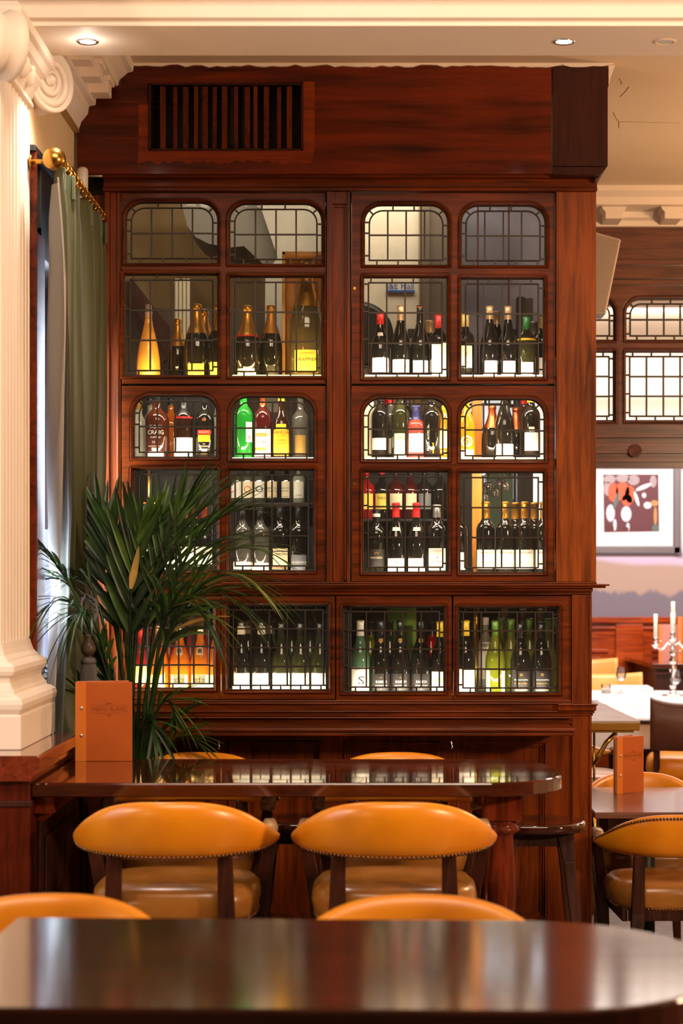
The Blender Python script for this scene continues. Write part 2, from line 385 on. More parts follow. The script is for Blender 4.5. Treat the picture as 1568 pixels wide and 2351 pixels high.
def leaded(op, r, y, cols, rows, b=0.022, w=0.0065, name='leaded_window', parent=None, gm=None, seed=1):
    """one leaded light: glass sheet, border band, grid of lead cames (all pattern of a single pane)"""
    rnd = random.Random(seed); x0, x1, z0, z1 = op; mb = MB(); k = 6
    lp = [(p[0], y+0.003, p[1]) for p in rrect(x0-0.004, x1+0.004, z0-0.004, z1+0.004, max(r, 0.003), k)]
    mb.add(lp, [tuple(range(len(lp)))], 0)
    def came_loop(ins, rr, ww):
        a = rrect(x0+ins-ww/2, x1-ins+ww/2, z0+ins-ww/2, z1-ins+ww/2, max(rr+ww/2, 0.004), k, 0.003)
        c_ = rrect(x0+ins+ww/2, x1-ins-ww/2, z0+ins+ww/2, z1-ins-ww/2, max(rr-ww/2, 0.003), k, 0.002)
        m_ = rrect(x0+ins, x1-ins, z0+ins, z1-ins, max(rr, 0.003), k, 0.0025)
        mb.loft([[(p[0], y+0.001, p[1]) for p in a], [(p[0], y-0.003, p[1]) for p in m_], [(p[0], y+0.001, p[1]) for p in c_]], 1, True)
    came_loop(0.002, r-0.002 if r > 0.01 else 0, w); came_loop(b, r-b*0.7 if r > 0.01 else 0, w)
    def came(a, c_, ww=w):
        dy = -0.0012 if abs(a[0]-c_[0]) < abs(a[1]-c_[1]) else 0.0
        mb.bar((a[0], y-0.0005+dy, a[1]), (c_[0], y-0.0005+dy, c_[1]), ww, 0.005, 1)
    ix0, ix1, iz0, iz1 = x0+b, x1-b, z0+b, z1-b
    for i in range(1, cols):
        xx = ix0 + (ix1-ix0)*i/cols + rnd.uniform(-.001, .001); came((xx, iz0), (xx, iz1))
    for i in range(1, rows):
        zz = iz0 + (iz1-iz0)*i/rows + rnd.uniform(-.001, .001); came((ix0, zz), (ix1, zz))
    n = max(3, cols)
    for i in range(n):
        xx = x0 + (x1-x0)*(i+0.62)/n
        if xx < x1-0.03: came((xx, z0), (xx, z0+b))
        if r > 0.01 and (xx < x0+r or xx > x1-r): continue
        if xx < x1-0.03: came((xx-0.02, z1-b), (xx-0.02, z1))
    n = max(2, rows)
    for i in range(n+1):
        zz = z0 + (z1-z0)*(i+0.45)/(n+0.7)
        if r > 0.01 and zz > z1-r*0.8: zz = z1-r
        came((x0, zz), (x0+b, zz)); came((x1-b, zz-0.012), (x1, zz-0.012))
    if r > 0.01:
        for sx, cx in ((1, x0+r), (-1, x1-r)):
            for aa in (45,):
                c_, s_ = math.cos(math.radians(aa)), math.sin(math.radians(aa))
                came((cx-sx*c_*r, z1-r+s_*r), (cx-sx*c_*(r-b), z1-r+s_*(r-b)))
    o = mb.build(name, [gm or M['glass'], M['lead']], parent, recalc=False)
    return o

pw = MB()
pw.box(far(1150), far(1900), FY, FY+0.12, farz(672), farz(516))                     # head board
pw.box(far(1150), far(1900), FY-0.02, FY, farz(640), farz(598)); pw.box(far(1150), far(1900), FY-0.05, FY, farz(610), farz(600))
pw.box(far(1150), far(1900), FY-0.035, FY, farz(655), farz(645))
ops = [((1240, 1412), (685, 781), 0.075), ((1240, 1411), (806, 966), 0), ((1437, 1652), (685, 781), 0.075), ((1436, 1652), (806, 966), 0)]
cellx = [(1225, 1425), (1225, 1425), (1425, 1665), (1425, 1665)]; cely = [(672, 794), (794, 975), (672, 794), (794, 975)]
for (ox, oz, r), cx_, cy_ in zip(ops, cellx, cely):
    window_cell(pw, (far(cx_[0]), far(cx_[1]), farz(cy_[1]), farz(cy_[0])), (far(ox[0]), far(ox[1]), farz(oz[1]), farz(oz[0])), r, FY, 0.05, 0.018)
pw.box(far(1665), far(1900), FY, FY+0.12, farz(975), farz(672)); pw.box(far(1150), far(1225), FY, FY+0.12, farz(975), farz(672))
pw.box(far(1150), far(1900), FY-0.01, FY+0.1, farz(1000), farz(975))
pw.box(far(1150), far(1900), FY-0.05, FY+0.1, farz(1006), farz(999)); pw.box(far(1150), far(1900), FY-0.02, FY+0.1, farz(1018), farz(1006))
pw.box(far(1150), far(1900), FY-0.04, FY+0.1, farz(1042), farz(1018)); pw.box(far(1150), far(1900), FY-0.02, FY+0.1, farz(1050), farz(1042))
pw.box(far(1150), far(1900), FY-0.05, FY+0.1, farz(1062), farz(1054)); pw.box(far(1150), far(1900), FY-0.03, FY+0.1, farz(1075), farz(1050))
struct(pw.build('wall_partition', wood('partition_mahogany', rgb(58, 26, 16), rgb(112, 62, 42), 'x', rough=0.28, coat=0.3, spec=0.5), bevel=0.003))
for i, ((ox, oz, r), ro) in enumerate(zip(ops, (2, 3, 2, 3))):
    o = leaded((far(ox[0]), far(ox[1]), farz(oz[1]), farz(oz[0])), r, FY+0.03, 4 if i < 2 else 5, ro, 0.026, 0.010, 'window_%d' % (i+2), gm=M['glass_far'], seed=i)
    struct(o)
o = MB(); o.lathe([(0.035, 0), (0.035, 0.006)], (0, 0, 0), 16); o.xf(Matrix.Translation((far(1455), FY-0.046, farz(1036))) @ Matrix.Rotation(PI/2, 4, 'X'))
struct(o.build('trim_9', M['wood_side']))
# cream cornice over it
fc = MB()
fc.prism([(FY-0.30, CE), (FY-0.30, farz(462)-0.0), (FY-0.27, farz(470)), (FY-0.25, farz(474)), (FY-0.25, farz(490)), (FY-0.08, farz(492)), (FY-0.07, farz(505)), (FY-0.04, farz(510)), (FY-0.03, farz(522)), (FY+0.1, farz(522)), (FY+0.1, CE)], 'x', far(1100), far(2100))
for px in (1300, 1398, 1531, 1660):
    xc = far(px)
    fc.prism([(xc-0.065, farz(491)), (xc-0.055, farz(500)), (xc-0.045, farz(503)), (xc-0.045, farz(519)), (xc+0.045, farz(519)), (xc+0.045, farz(503)), (xc+0.055, farz(500)), (xc+0.065, farz(491))], 'y', FY-0.22, FY-0.03)
struct(fc.build('trim_10', M['cream'], bevel=0.003))

# far wall with the painted landscape, panelling under it
BY = 17.0
def mural():
    m, nt, b = newmat('landscape_mural'); N = nt.nodes.new; L = nt.links.new
    tc = N('ShaderNodeTexCoord'); sx = N('ShaderNodeSeparateXYZ'); L(tc.outputs['Object'], sx.inputs[0])
    def noise(scale, detail, amp, z0):
        mp = N('ShaderNodeMapping'); mp.inputs['Scale'].default_value = (1, 0, 0.25); L(tc.outputs['Object'], mp.inputs[0])
        n = N('ShaderNodeTexNoise'); n.inputs['Scale'].default_value = scale; n.inputs['Detail'].default_value = detail; L(mp.outputs[0], n.inputs[0])
        a = N('ShaderNodeMath'); a.operation = 'MULTIPLY_ADD'; a.inputs[1].default_value = amp; a.inputs[2].default_value = z0 - amp/2; L(n.outputs['Fac'], a.inputs[0])
        s_ = N('ShaderNodeMath'); s_.operation = 'SUBTRACT'; L(sx.outputs['Z'], s_.inputs[0]); L(a.outputs[0], s_.inputs[1])
        r = N('ShaderNodeMapRange'); r.inputs[1].default_value = -0.02; r.inputs[2].default_value = 0.02; L(s_.outputs[0], r.inputs[0]); return r.outputs[0]
    cr = N('ShaderNodeValToRGB'); e = cr.color_ramp.elements
    e[0].position = 0.0; e[0].color = rgb(206, 186, 200); e[1].position = 1.0; e[1].color = rgb(238, 228, 208)
    x_ = e.new(0.09); x_.color = rgb(184, 164, 188); x_ = e.new(0.25); x_.color = rgb(236, 224, 212)
    mr = N('ShaderNodeMapRange'); mr.inputs[1].default_value = 1.6; mr.inputs[2].default_value = 3.6; L(sx.outputs['Z'], mr.inputs[0]); L(mr.outputs[0], cr.inputs[0])
    def mix(f, ca, cb):
        k = N('ShaderNodeMix'); k.data_type = 'RGBA'; L(f, k.inputs[0])
        for c_, i in ((ca, 6), (cb, 7)):
            if isinstance(c_, tuple): k.inputs[i].default_value = c_
            else: L(c_, k.inputs[i])
        return k.outputs[2]
    far_hill = mix(noise(0.9, 1, 0.32, 1.72), rgb(164, 136, 122), cr.outputs[0])
    trees = mix(noise(4.5, 4, 0.34, 1.50), rgb(112, 102, 112), far_hill)
    # faint ochre streaks and far roofs high on the wall
    nz = N('ShaderNodeTexNoise'); nz.inputs['Scale'].default_value = 1.6; nz.inputs['Detail'].default_value = 2; L(tc.outputs['Object'], nz.inputs[0])
    st = N('ShaderNodeMapRange'); st.inputs[1].default_value = 0.56; st.inputs[2].default_value = 0.62; L(nz.outputs['Fac'], st.inputs[0])
    zz = N('ShaderNodeMapRange'); zz.inputs[1].default_value = 2.98; zz.inputs[2].default_value = 3.14; L(sx.outputs['Z'], zz.inputs[0])
    z2 = N('ShaderNodeMapRange'); z2.inputs[1].default_value = 3.22; z2.inputs[2].default_value = 3.18; L(sx.outputs['Z'], z2.inputs[0])
    mm = N('ShaderNodeMath'); mm.operation = 'MULTIPLY'; L(zz.outputs[0], mm.inputs[0]); L(z2.outputs[0], mm.inputs[1])
    m2 = N('ShaderNodeMath'); m2.operation = 'MULTIPLY'; L(mm.outputs[0], m2.inputs[0]); m2.inputs[1].default_value = 0.6
    fin = mix(m2.outputs[0], trees, rgb(190, 150, 124))
    L(fin, b.inputs['Base Color']); b.inputs['Roughness'].default_value = 0.7; return m
wb = MB(); wb.box(0.5, 7, BY, BY+0.15, 1.28, 3.9); struct(wb.build('wall_back', mural()))
wr = MB(); wr.box(6.6, 6.7, 5, BY, 0, 3.9); struct(wr.build('wall_right', M['cream_wall']))
wc = MB()
wc.box(0.5, 7, BY-0.03, BY+0.1, 0, 1.27); wc.box(0.5, 7, BY-0.07, BY, 1.245, 1.30); wc.box(0.5, 7, BY-0.05, BY, 1.19, 1.215)
for x0, x1 in ((1.1, 2.06), (2.44, 3.8), (4.0, 5.4)):
    wc.box(x0, x1, BY-0.045, BY-0.03, 0.99, 1.02); wc.box(x0+0.04, x1-0.06, BY-0.05, BY-0.03, 0.3, 0.95)
wc.box(2.12, 2.36, BY-0.06, BY-0.03, 0, 1.24)
struct(wc.build('baseboard_back', wood('wainscot_mahogany', rgb(96, 28, 10), rgb(176, 70, 24), 'x', rough=0.25), bevel=0.005))
# ------------------------------------------------------------------ the glazed bottle cabinet
CY = 7.70
def cx(px): return PX(px, CY)
def cz(py): return PZ(py, CY)
cab = thing('bottle_cabinet', 'tall mahogany wine cabinet with leaded glass doors reaching the ceiling', 'display cabinet', (0, 0, 0))
def cb(name, mb, m, parent=cab, bevel=0.003, **k): return mb.build(name, m, parent, bevel=bevel, **k)

# frieze board with a ragged scribed corner
FYZ = 7.60
fx = lambda px: PX(px, FYZ); fz = lambda py: PZ(py, FYZ)
poly = [(178,399),(177,340),(177,290),(181,276),(188,262),(198,248),(204,238),(206,222),(207,205),(216,197),(228,193),(236,195),(246,197),(262,198),(276,197),(278,178),(280,168),(288,160),(294,152),(300,149),(1267,151),(1267,399)]
fr = MB(); GX0, GX1, GZ0, GZ1 = 347, 691, 196, 342
# board pieces round the grille opening
left = [p for p in poly if p[0] <= 300]
fr.prism([(fx(a), fz(b)) for a, b in left] + [(fx(GX0), fz(149)), (fx(GX0), fz(399))], 'y', FYZ, FYZ+0.022)
fr.box(fx(GX0), fx(GX1), FYZ, FYZ+0.022, fz(GZ0), fz(149)); fr.box(fx(GX0), fx(GX1), FYZ, FYZ+0.022, fz(399), fz(GZ1))
fr.box(fx(GX1), fx(1266), FYZ, FYZ+0.022, fz(399), fz(150))
cb('frieze_board', fr, M['wood_frieze'], bevel=0)
fr2 = MB(); fr2.box(fx(1269), fx(1395), FYZ-0.006, FYZ+0.5, fz(382), fz(153))
fr2.prism([(fx(1269), fz(401)), (fx(1269), fz(383)), (fx(1394), fz(383)), (fx(1380), fz(401))], 'y', FYZ-0.004, FYZ+0.3)
fr2.prism([(fx(1368), fz(412)), (fx(1368), fz(392)), (fx(1392), fz(384)), (fx(1382), fz(398))], 'y', FYZ+0.05, FYZ+0.12)
cb('frieze_end_board', fr2, M['wood_dark'], bevel=0.002)
cr_ = MB()     # broken plaster where the frieze meets the ceiling
rnd = random.Random(3)
top = [(fx(300 + i*18), CE - 0.004 - rnd.random()*0.012) for i in range(62)]
cr_.prism([(fx(300), CE)] + top + [(fx(1408), CE-0.004), (fx(1408), CE)], 'y', FYZ-0.012, FYZ+0.01)
struct(cr_.build('trim_11', M['cream']))
cr_ = MB(); cr_.prism([(fx(1397), fz(150)), (fx(1412), fz(150)), (fx(1402), fz(178)), (fx(1397), fz(198))], 'y', FYZ, FYZ+0.04)
struct(cr_.build('trim_12', M['cream']))
gr = MB()
for a, b_, c_, d_ in ((GX0-4, GX0, GZ0-4, GZ1+4), (GX1, GX1+4, GZ0-4, GZ1+4), (GX0-4, GX1+4, GZ0-4, GZ0), (GX0-4, GX1+4, GZ1, GZ1+4)):
    gr.box(fx(a), fx(b_), FYZ-0.008, FYZ+0.02, fz(d_), fz(c_))
for z_ in (222, 236): gr.box(fx(GX0), fx(GX1), FYZ+0.07, FYZ+0.075, fz(z_+1.5), fz(z_))
grille = cb('vent_grille', gr, M['wood_dark'], bevel=0.001)
rp_ = MB(); bot = [(316+i*10, 372+rnd.uniform(-4, 5)) for i in range(41)]
rp_.prism([(fx(316), fz(346)), (fx(722), fz(346))] + [(fx(a), fz(b_)) for a, b_ in reversed(bot)], 'y', FYZ-0.0012, FYZ+0.001); rp_.box(fx(696), fx(722), FYZ-0.001, FYZ+0.001, fz(346), fz(188)); rp_.box(fx(318), fx(342), FYZ-0.001, FYZ+0.001, fz(346), fz(240))
cb('repair_patch', rp_, wood('paler_repair_mahogany', rgb(96, 34, 8), rgb(142, 58, 16), 'x', rough=0.45), bevel=0)
slx = [373, 401, 425, 449, 470, 492, 515, 541, 567, 586, 611, 640, 664]
for i, px in enumerate(slx):
    sm = MB(); wv = 12 if i % 2 == 0 else 9
    sm.box(fx(px-wv/2), fx(px+wv/2), FYZ+0.01 + (i % 3)*0.006, FYZ+0.03 + (i % 3)*0.006, fz(GZ1), fz(GZ0))
    cb('slat', sm, M['wood_side' if i % 3 else 'wood_v'], grille, 0.001)
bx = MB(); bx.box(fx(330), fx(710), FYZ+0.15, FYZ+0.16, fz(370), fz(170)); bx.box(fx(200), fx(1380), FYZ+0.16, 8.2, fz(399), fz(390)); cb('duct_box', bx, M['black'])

# cornice rail under the frieze
cn = MB()
for a, b_, pr in ((401, 412, 0.035), (412, 431, 0.015), (431, 435, 0.022), (435, 441, 0.030)):
    cn.box(cx(238), cx(1370), CY-pr, CY+0.05, cz(b_), cz(a))
cb('cornice', cn, M['wood_h'])
# posts
ps = MB(); ps.box(cx(240), cx(252), CY-0.012, CY+0.4, 0, cz(441)); ps.box(cx(252), cx(277), CY, CY+0.05, 0, cz(441)); ps.box(cx(268), cx(273), CY-0.006, CY, 0, cz(441))
cb('left_post', ps, M['wood_v'])
ps = MB(); ps.box(cx(750), cx(804), CY-0.004, CY+0.05, cz(1336), cz(441))
ps.box(cx(750), cx(762), CY-0.016, CY, cz(1336), cz(441)); ps.box(cx(796), cx(804), CY-0.016, CY, cz(1336), cz(441)); ps.box(cx(762), cx(796), CY-0.016, CY, cz(470), cz(441)); 
for a, b_ in ((765, 768), (791, 794)): ps.box(cx(a), cx(b_), CY-0.012, CY, cz(1332), cz(474))
ps.box(cx(765), cx(794), CY-0.012, CY, cz(477), cz(474))
cb('centre_post', ps, M['wood_v'], bevel=0.002)
ps = MB(); ps.box(cx(1276), cx(1368), CY-0.012, CY+0.5, cz(1336), cz(441)); ps.box(cx(1276), cx(1280), CY-0.02, CY, cz(1336), cz(441))
cb('right_pillar', ps, M['wood_pillar'])
ps = MB(); ps.box(cx(1312), cx(1357), CY-0.02, CY+0.5, 0, cz(1366)); ps.box(cx(1351), cx(1357), CY-0.028, CY, 0, cz(1366))
cb('lower_pillar', ps, M['wood_v'])
ps = MB()
for a, b_, e_, pr in ((1614, 1618, 1369, .06), (1618, 1630, 1366, .05), (1630, 1636, 1363, .035), (1636, 1642, 1360, .028)):
    ps.box(cx(1278), cx(e_), CY-pr, CY+0.1, cz(b_), cz(a))
cb('pillar_capital', ps, M['wood_v'], bevel=0.003)
# middle moulding
ml = MB()
for a, b_, e_, pr in ((1336, 1341, 1369, .02), (1341, 1345, 1396, .055), (1345, 1350, 1388, .045), (1350, 1358, 1360, .025), (1358, 1366, 1358, .012)):
    ml.box(cx(240), cx(e_), CY-pr, CY+0.45, cz(b_), cz(a))
cb('middle_moulding', ml, M['wood_h'])
ml = MB()
for a, b_, pr in ((1607, 1612, .012), (1612, 1616, .03), (1616, 1630, .022), (1630, 1634, .04), (1634, 1644, .03), (1644, 1648, .05), (1648, 1662, .018)):
    ml.box(cx(240), cx(1312), CY-pr, CY+0.05, cz(b_), cz(a))
cb('lower_moulding', ml, M['wood_h'])
# ledge in front
LZ = 1.106
lg = MB(); lg.box(PX(262, 7.38), PX(1321, 7.38), 7.38, CY+0.02, LZ-0.014, LZ); lg.box(PX(262, 7.38), PX(1320, 7.38), 7.388, CY+0.02, LZ-0.030, LZ-0.016)
cb('drinks_ledge', lg, M['wood_h'], bevel=0.004)
for px in (502, 1036):
    hk = MB(); x_ = PX(px, 7.45)
    hk.tube([(x_-0.012, 7.45, LZ-0.031), (x_+0.012, 7.45, LZ-0.031)], 0.005, 6); hk.tube([(x_, 7.45, LZ-0.03), (x_, 7.44, LZ-0.06), (x_+0.004, 7.44, LZ-0.075), (x_+0.002, 7.43, LZ-0.085), (x_, 7.425, LZ-0.075)], 0.0042, 6)
    cb('bag_hook', hk, M['chrome'], bevel=0)
# panelled base
pb = MB(); pz0 = 2112
def bxp(a, b_, t0, t1, y0=0.0, y1=0.03): pb.box(cx(a), cx(b_), CY+y0, CY+y1, cz(t1), cz(t0))
bxp(277, 1312, 1662, 1702); bxp(277, 1312, pz0, 2303)
for a, b_ in ((277, 306), (487, 524), (738, 790), (1010, 1050), (1256, 1312)): bxp(a, b_, 1700, pz0)
bxp(277, 1312, 1700, 2150, 0.022, 0.035)
for a, b_ in ((306, 487), (524, 738), (790, 1010), (1050, 1256)):
    for q, (ins, yy) in enumerate(((0, -0.006), (5, 0.004), (10, 0.012))):
        bxp(a+ins, a+ins+5, 1702+ins, pz0-ins, yy, 0.03); bxp(b_-ins-5, b_-ins, 1702+ins, pz0-ins, yy, 0.03)
        bxp(a+ins, b_-ins, 1702+ins, 1707+ins, yy, 0.03); bxp(a+ins, b_-ins, pz0-ins-5, pz0-ins, yy, 0.03)
bxp(277, 1312, 2260, 2303, -0.02, 0.0); bxp(277, 1312, 2116, 2120, -0.01, 0)
cb('base_panelling', pb, M['wood_v'], bevel=0.002)

# doors
def O(a, b_, c_, d_): return (cx(a), cx(b_), cz(d_), cz(c_))
R1 = 40/584.4
doors = [   # outer, [ (cell, opening, rounded, cols, rows) ... ]
 ((278, 748, 442, 882), [((278,512,442,616), (287,500,462,604), R1, 4, 2), ((512,748,442,616), (525,740,465,606), R1, 4, 2),
                          ((278,512,616,882), (283,500,628,862), 0, 4, 3), ((512,748,616,882), (526,740,633,864), 0, 4, 3)]),
 ((806, 1275, 442, 882), [((806,1044,442,621), (835,1030,468,608), R1, 4, 2), ((1044,1275,442,621), (1058,1254,469,609), R1, 4, 2),
                          ((806,1044,621,882), (833,1028,634,868), 0, 4, 3), ((1044,1275,621,882), (1057,1250,637,868), 0, 4, 3)]),
 ((278, 748, 885, 1336), [((278,512,885,1062), (305,498,907,1050), R1, 4, 2), ((512,748,885,1062), (528,722,909,1054), R1, 4, 2),
                          ((278,512,1062,1336), (304,500,1076,1310), 0, 4, 3), ((512,748,1062,1336), (526,721,1077,1312), 0, 4, 3)]),
 ((806, 1275, 885, 1336), [((806,1044,885,1067), (833,1030,913,1056), R1, 4, 2), ((1044,1275,885,1067), (1056,1252,915,1058), R1, 4, 2),
                          ((806,1044,1067,1336), (832,1030,1081,1315), 0, 4, 3), ((1044,1275,1067,1336), (1055,1250,1083,1316), 0, 4, 3)]),
]
row_d = [((278,507,1367,1606), (290,491,1388,1582)), ((507,770,1367,1606), (522,754,1389,1586)), ((771,1038,1367,1608), (787,1021,1393,1590)), ((1040,1312,1367,1608), (1052,1283,1394,1592))]
sd = 0
for (od, cells) in doors:
    mb = MB()
    for cell, op, r, co, ro in cells:
        a, b_, c_, d_ = cell
        a2 = a + (1.5 if a in (278, 806) else 0); b2 = b_ - (1.5 if b_ in (748, 1275) else 0)
        window_cell(mb, O(a2, b2, c_+ (1.2 if c_ in (442, 885) else 0), d_-(1.2 if d_ in (882, 1336) else 0)), O(*op), r, CY, 0.036, 0.0145)
    dr = mb.build('cabinet_door', M['wood_h'], cab, bevel=0)
    for cell, op, r, co, ro in cells:
        sd += 1; leaded(O(*op), r, CY+0.028, co, ro, name='leaded_window', parent=dr, seed=sd)
    if od[0] == 806:
        kh = MB(); kh.lathe([(0.006, 0), (0.006, 0.002)], (0, 0, 0), 12); kh.xf(Matrix.Translation((cx(814), CY, (cz(od[2])+cz(od[3]))/2)) @ Matrix.Rotation(PI/2, 4, 'X')); kh.build('keyhole', M['brass'], dr)
for cell, op in row_d:
    mb = MB(); window_cell(mb, O(cell[0]+1, cell[1]-1, cell[2]+1, cell[3]-1), O(*op), 0, CY, 0.036, 0.0145)
    dr = mb.build('cabinet_door', M['wood_h'], cab, bevel=0); sd += 1
    leaded(O(*op), 0, CY+0.028, 5, 4, b=0.02, name='leaded_window', parent=dr, seed=sd)
ga = MB(); ga.box(cx(276), cx(1277), CY+0.03, CY+0.04, cz(886), cz(881)); ga.box(cx(276), cx(1312), CY+0.03, CY+0.04, cz(1369), cz(1334)); ga.box(cx(747), cx(807), CY+0.036, CY+0.06, cz(1607), cz(441)); cb('door_stop', ga, M['black'])

# shelves (real levels found from the feet of the bottles), side walls, back
SH = [PZ(869, 7.85), PZ(1056, 7.85), PZ(1320, 7.85), PZ(1592, 7.85)]      # tops
def bkx(px, Y=8.2): return PX(px, Y)
for z_ in SH:
    s_ = MB(); s_.box(cx(256), cx(1330), CY+0.045, 8.22, z_-0.022, z_); cb('shelf', s_, wood('pale_shelf_board', rgb(120, 90, 60), rgb(190, 160, 120), 'x', rough=0.35))
sw = MB(); sw.box(cx(252), cx(256), CY+0.04, 8.25, 1.0, cz(890)); cb('inner_side', sw, M['wood_black']); sw = MB(); sw.box(cx(1330), cx(1334), CY+0.04, 8.25, 1.0, cz(441)); cb('inner_side', sw, M['wood_black'])
sw = MB(); sw.box(cx(760), cx(796), CY+0.045, 8.22, SH[3], cz(890))
cb('inner_divider', sw, M['wood_black'])
BK = 8.27
bk = MB()
bk.box(PX(235, BK), PX(1085, BK), BK, BK+0.02, 1.0, SH[1]+0.0); bk.box(PX(1085, BK), PX(1318, BK), BK, BK+0.02, 1.0, SH[2]-0.13)
bk.box(PX(235, BK), PX(500, BK), BK, BK+0.02, SH[1], SH[0]-0.022); bk.box(PX(745, BK), PX(830, BK), BK, BK+0.02, SH[1], SH[0])
bk.box(PX(530, BK), PX(1085, BK), BK, BK+0.02, SH[1], SH[0]-0.1)
cb('back_board', bk, M['wood_black'])
half = MB(); half.box(PX(527, 8.1), PX(760, 8.1), 8.08, 8.24, PZ(1155, 8.15)-0.012, PZ(1155, 8.15)); half.box(PX(815, 8.1), PX(1060, 8.1), 8.08, 8.24, PZ(1192, 8.15)-0.012, PZ(1192, 8.15)); cb('half_shelf', half, M['wood_black'])
pst = MB(); pst.box(PX(1083, 8.06), PX(1106, 8.06), 8.03, 8.07, SH[2], SH[0]-0.022); cb('inner_post', pst, wood('pale_orange_post', rgb(190, 110, 40), rgb(226, 150, 66), 'z'))
pst = MB(); pst.tube([(PX(1092, 8.0), 8.0, SH[3]), (PX(1092, 8.0), 8.0, SH[2]-0.022)], 0.013, 14); cb('inner_rail', pst, M['brass'])
pst = MB(); pst.tube([(PX(341, 8.1), 8.1, SH[2]), (PX(341, 8.1), 8.1, SH[1]-0.022)], 0.014, 14); cb('inner_rail', pst, M['brass'])
# LED strips set behind the bottom rail of every shelf (the lamps of the cabinet)
ledm = {'w': emit('led_strip_white', (1.0, 0.93, 0.80, 1), 4.0), 'y': emit('led_strip_amber', (1.0, 0.72, 0.28, 1), 4.0)}
YEL = (1.0, 0.66, 0.20); WHT = (1.0, 0.86, 0.66)
strips = [  # shelf index, px0, px1, colour, power
 (0, 284, 500, 'y', 2.6), (0, 530, 742, 'y', 2.8), (0, 836, 1030, 'w', 3.0), (0, 1058, 1250, 'w', 2.4),
 (1, 306, 500, 'w', 2.0), (1, 530, 722, 'w', 2.0), (1, 836, 1030, 'w', 2.8), (1, 1058, 1252, 'w', 3.0),
 (2, 306, 500, 'w', 2.0), (2, 528, 722, 'w', 1.4), (2, 834, 1030, 'w', 2.2), (2, 1056, 1250, 'w', 2.6),
 (3, 292, 492, 'y', 4.2), (3, 524, 754, 'w', 3.8), (3, 790, 1022, 'w', 2.8), (3, 1056, 1282, 'w', 2.6)]
PF = (0.44, 0.30, 0.26, 0.44); PU = (0, 1.1, 1.3, 4.2)
for i, a, b_, k, p in strips:
    x0, x1 = cx(a+2), cx(b_-2); z_ = SH[i]
    s_ = MB(); s_.box(x0, x1, CY+0.044, CY+0.052, z_-0.001, z_+0.004); s_.build('led_strip', ledm[k], cab)
    area('shelf_light', ((x0+x1)/2, CY+0.055, z_+0.008), ((x0+x1)/2, CY+0.30, z_+0.16), x1-x0, 0.014, p*PF[i], YEL if k == 'y' else WHT)
    top_ = SH[i-1]-0.024 if i else None
    if top_: area('upper_bottle_fill', ((x0+x1)/2, CY+0.06, top_), ((x0+x1)/2, CY+0.34, top_-0.24), x1-x0, 0.02, p*PU[i], YEL if k == 'y' else WHT)  # added light under the shelf above, brightens the upper bottle parts

# ------------------------------------------------------------------ what stands behind the cabinet, seen through it
sb = MB(); sb.box(-1.6, 0.84, 10.0, 10.12, 0, CE); struct(sb.build('wall_service', plain('tan_wall_paint', rgb(158, 138, 98), 0.8, noise=0.03, scale=4)))
sb = MB(); sb.box(-1.7, -1.58, 8.4, 10.0, 0, CE); struct(sb.build('wall_service_left', plain('tan_wall_paint_side', rgb(150, 130, 92), 0.8)))
d_ = MB()       # extraction duct with a rounded belly
y0 = 9.2
pl = [(405,440),(420,480),(430,520),(450,545),(480,560),(530,568),(560,565),(640,640),(700,640),(660,440)]
d_.prism([(PX(a, y0), PZ(b_, y0)) for a, b_ in pl], 'y', y0, y0+0.5); tag(d_.build('air_duct', plain('grey_duct_metal', rgb(98, 92, 84), 0.5, 0.2)), 'rounded dark grey air duct behind upper left cabinet panes', 'duct')
d_ = MB(); d_.prism([(PX(a, y0), PZ(b_, y0)) for a, b_ in ((586, 440), (760, 440), (760, 640), (650, 640), (650, 2250), (608, 2250), (612, 640), (640, 600))], 'y', y0-0.12, y0-0.02)
tag(d_.build('partition_board', plain('grey_board', rgb(150, 146, 136), 0.7)), 'pale grey board panel leaning behind the second upper window', 'board')
d_ = MB(); d_.bar(P(285, 655, 9.4), P(420, 830, 9.4), 0.10, 0.06); d_.bar(P(290, 705, 9.38), P(380, 830, 9.38), 0.03, 0.06)
tag(d_.build('handrail', M['wood_dark']), 'dark sloping wooden handrail seen behind teardrop bottle', 'handrail')
d_ = MB(); x0 = PX(405, 9.0)
for i in range(4): d_.tube([(x0+0.018*i, 9.0, 0.0), (x0+0.018*i, 9.0, PZ(640, 9.0))], 0.008, 8)
tag(d_.build('pipe_run', plain('grey_pipes', rgb(160, 150, 130), 0.4)), 'thin vertical pipes behind upper left champagne bottles', 'pipe')
d_ = MB(); d_.box(PX(290, 9.5), PX(800, 9.5), 9.45, 9.55, 0.8, PZ(710, 9.5)); struct(d_.build('wall_service_low', plain('brown_low_panel', rgb(70, 56, 40), 0.6)))
# cooling unit
cu = thing('cooling_unit', 'white boxed cellar cooling unit with blue maker lettering behind upper right door', 'cooling unit', (0, 0, 0))
y0 = 8.75
d_ = MB(); d_.box(PX(800, y0), PX(965, y0), y0, y0+0.45, PZ(880, y0), PZ(440, y0)); d_.build('casing', plain('white_enamel', rgb(206, 198, 182), 0.45), cu, bevel=0.01)
d_ = MB(); d_.lathe([(0.145, 0), (0.15, 0.01), (0.13, 0.02)], (0,0,0), 40); d_.xf(Matrix.Translation((PX(826, y0), y0-0.001, PZ(770, y0))) @ Matrix.Rotation(PI/2, 4, 'X')); d_.build('fan_cover', M['black'], cu)
d_ = MB(); d_.box(PX(886, y0), PX(952, y0), y0-0.012, y0-0.001, PZ(672, y0), PZ(667, y0)); d_.build('badge_bar', plain('badge_blue', rgb(40, 80, 160), 0.5), cu)
d_ = MB(); d_.box(PX(936, y0), PX(952, y0), y0-0.03, y0, PZ(776, y0), PZ(756, y0)); d_.build('control_knob', M['black'], cu, bevel=0.004)
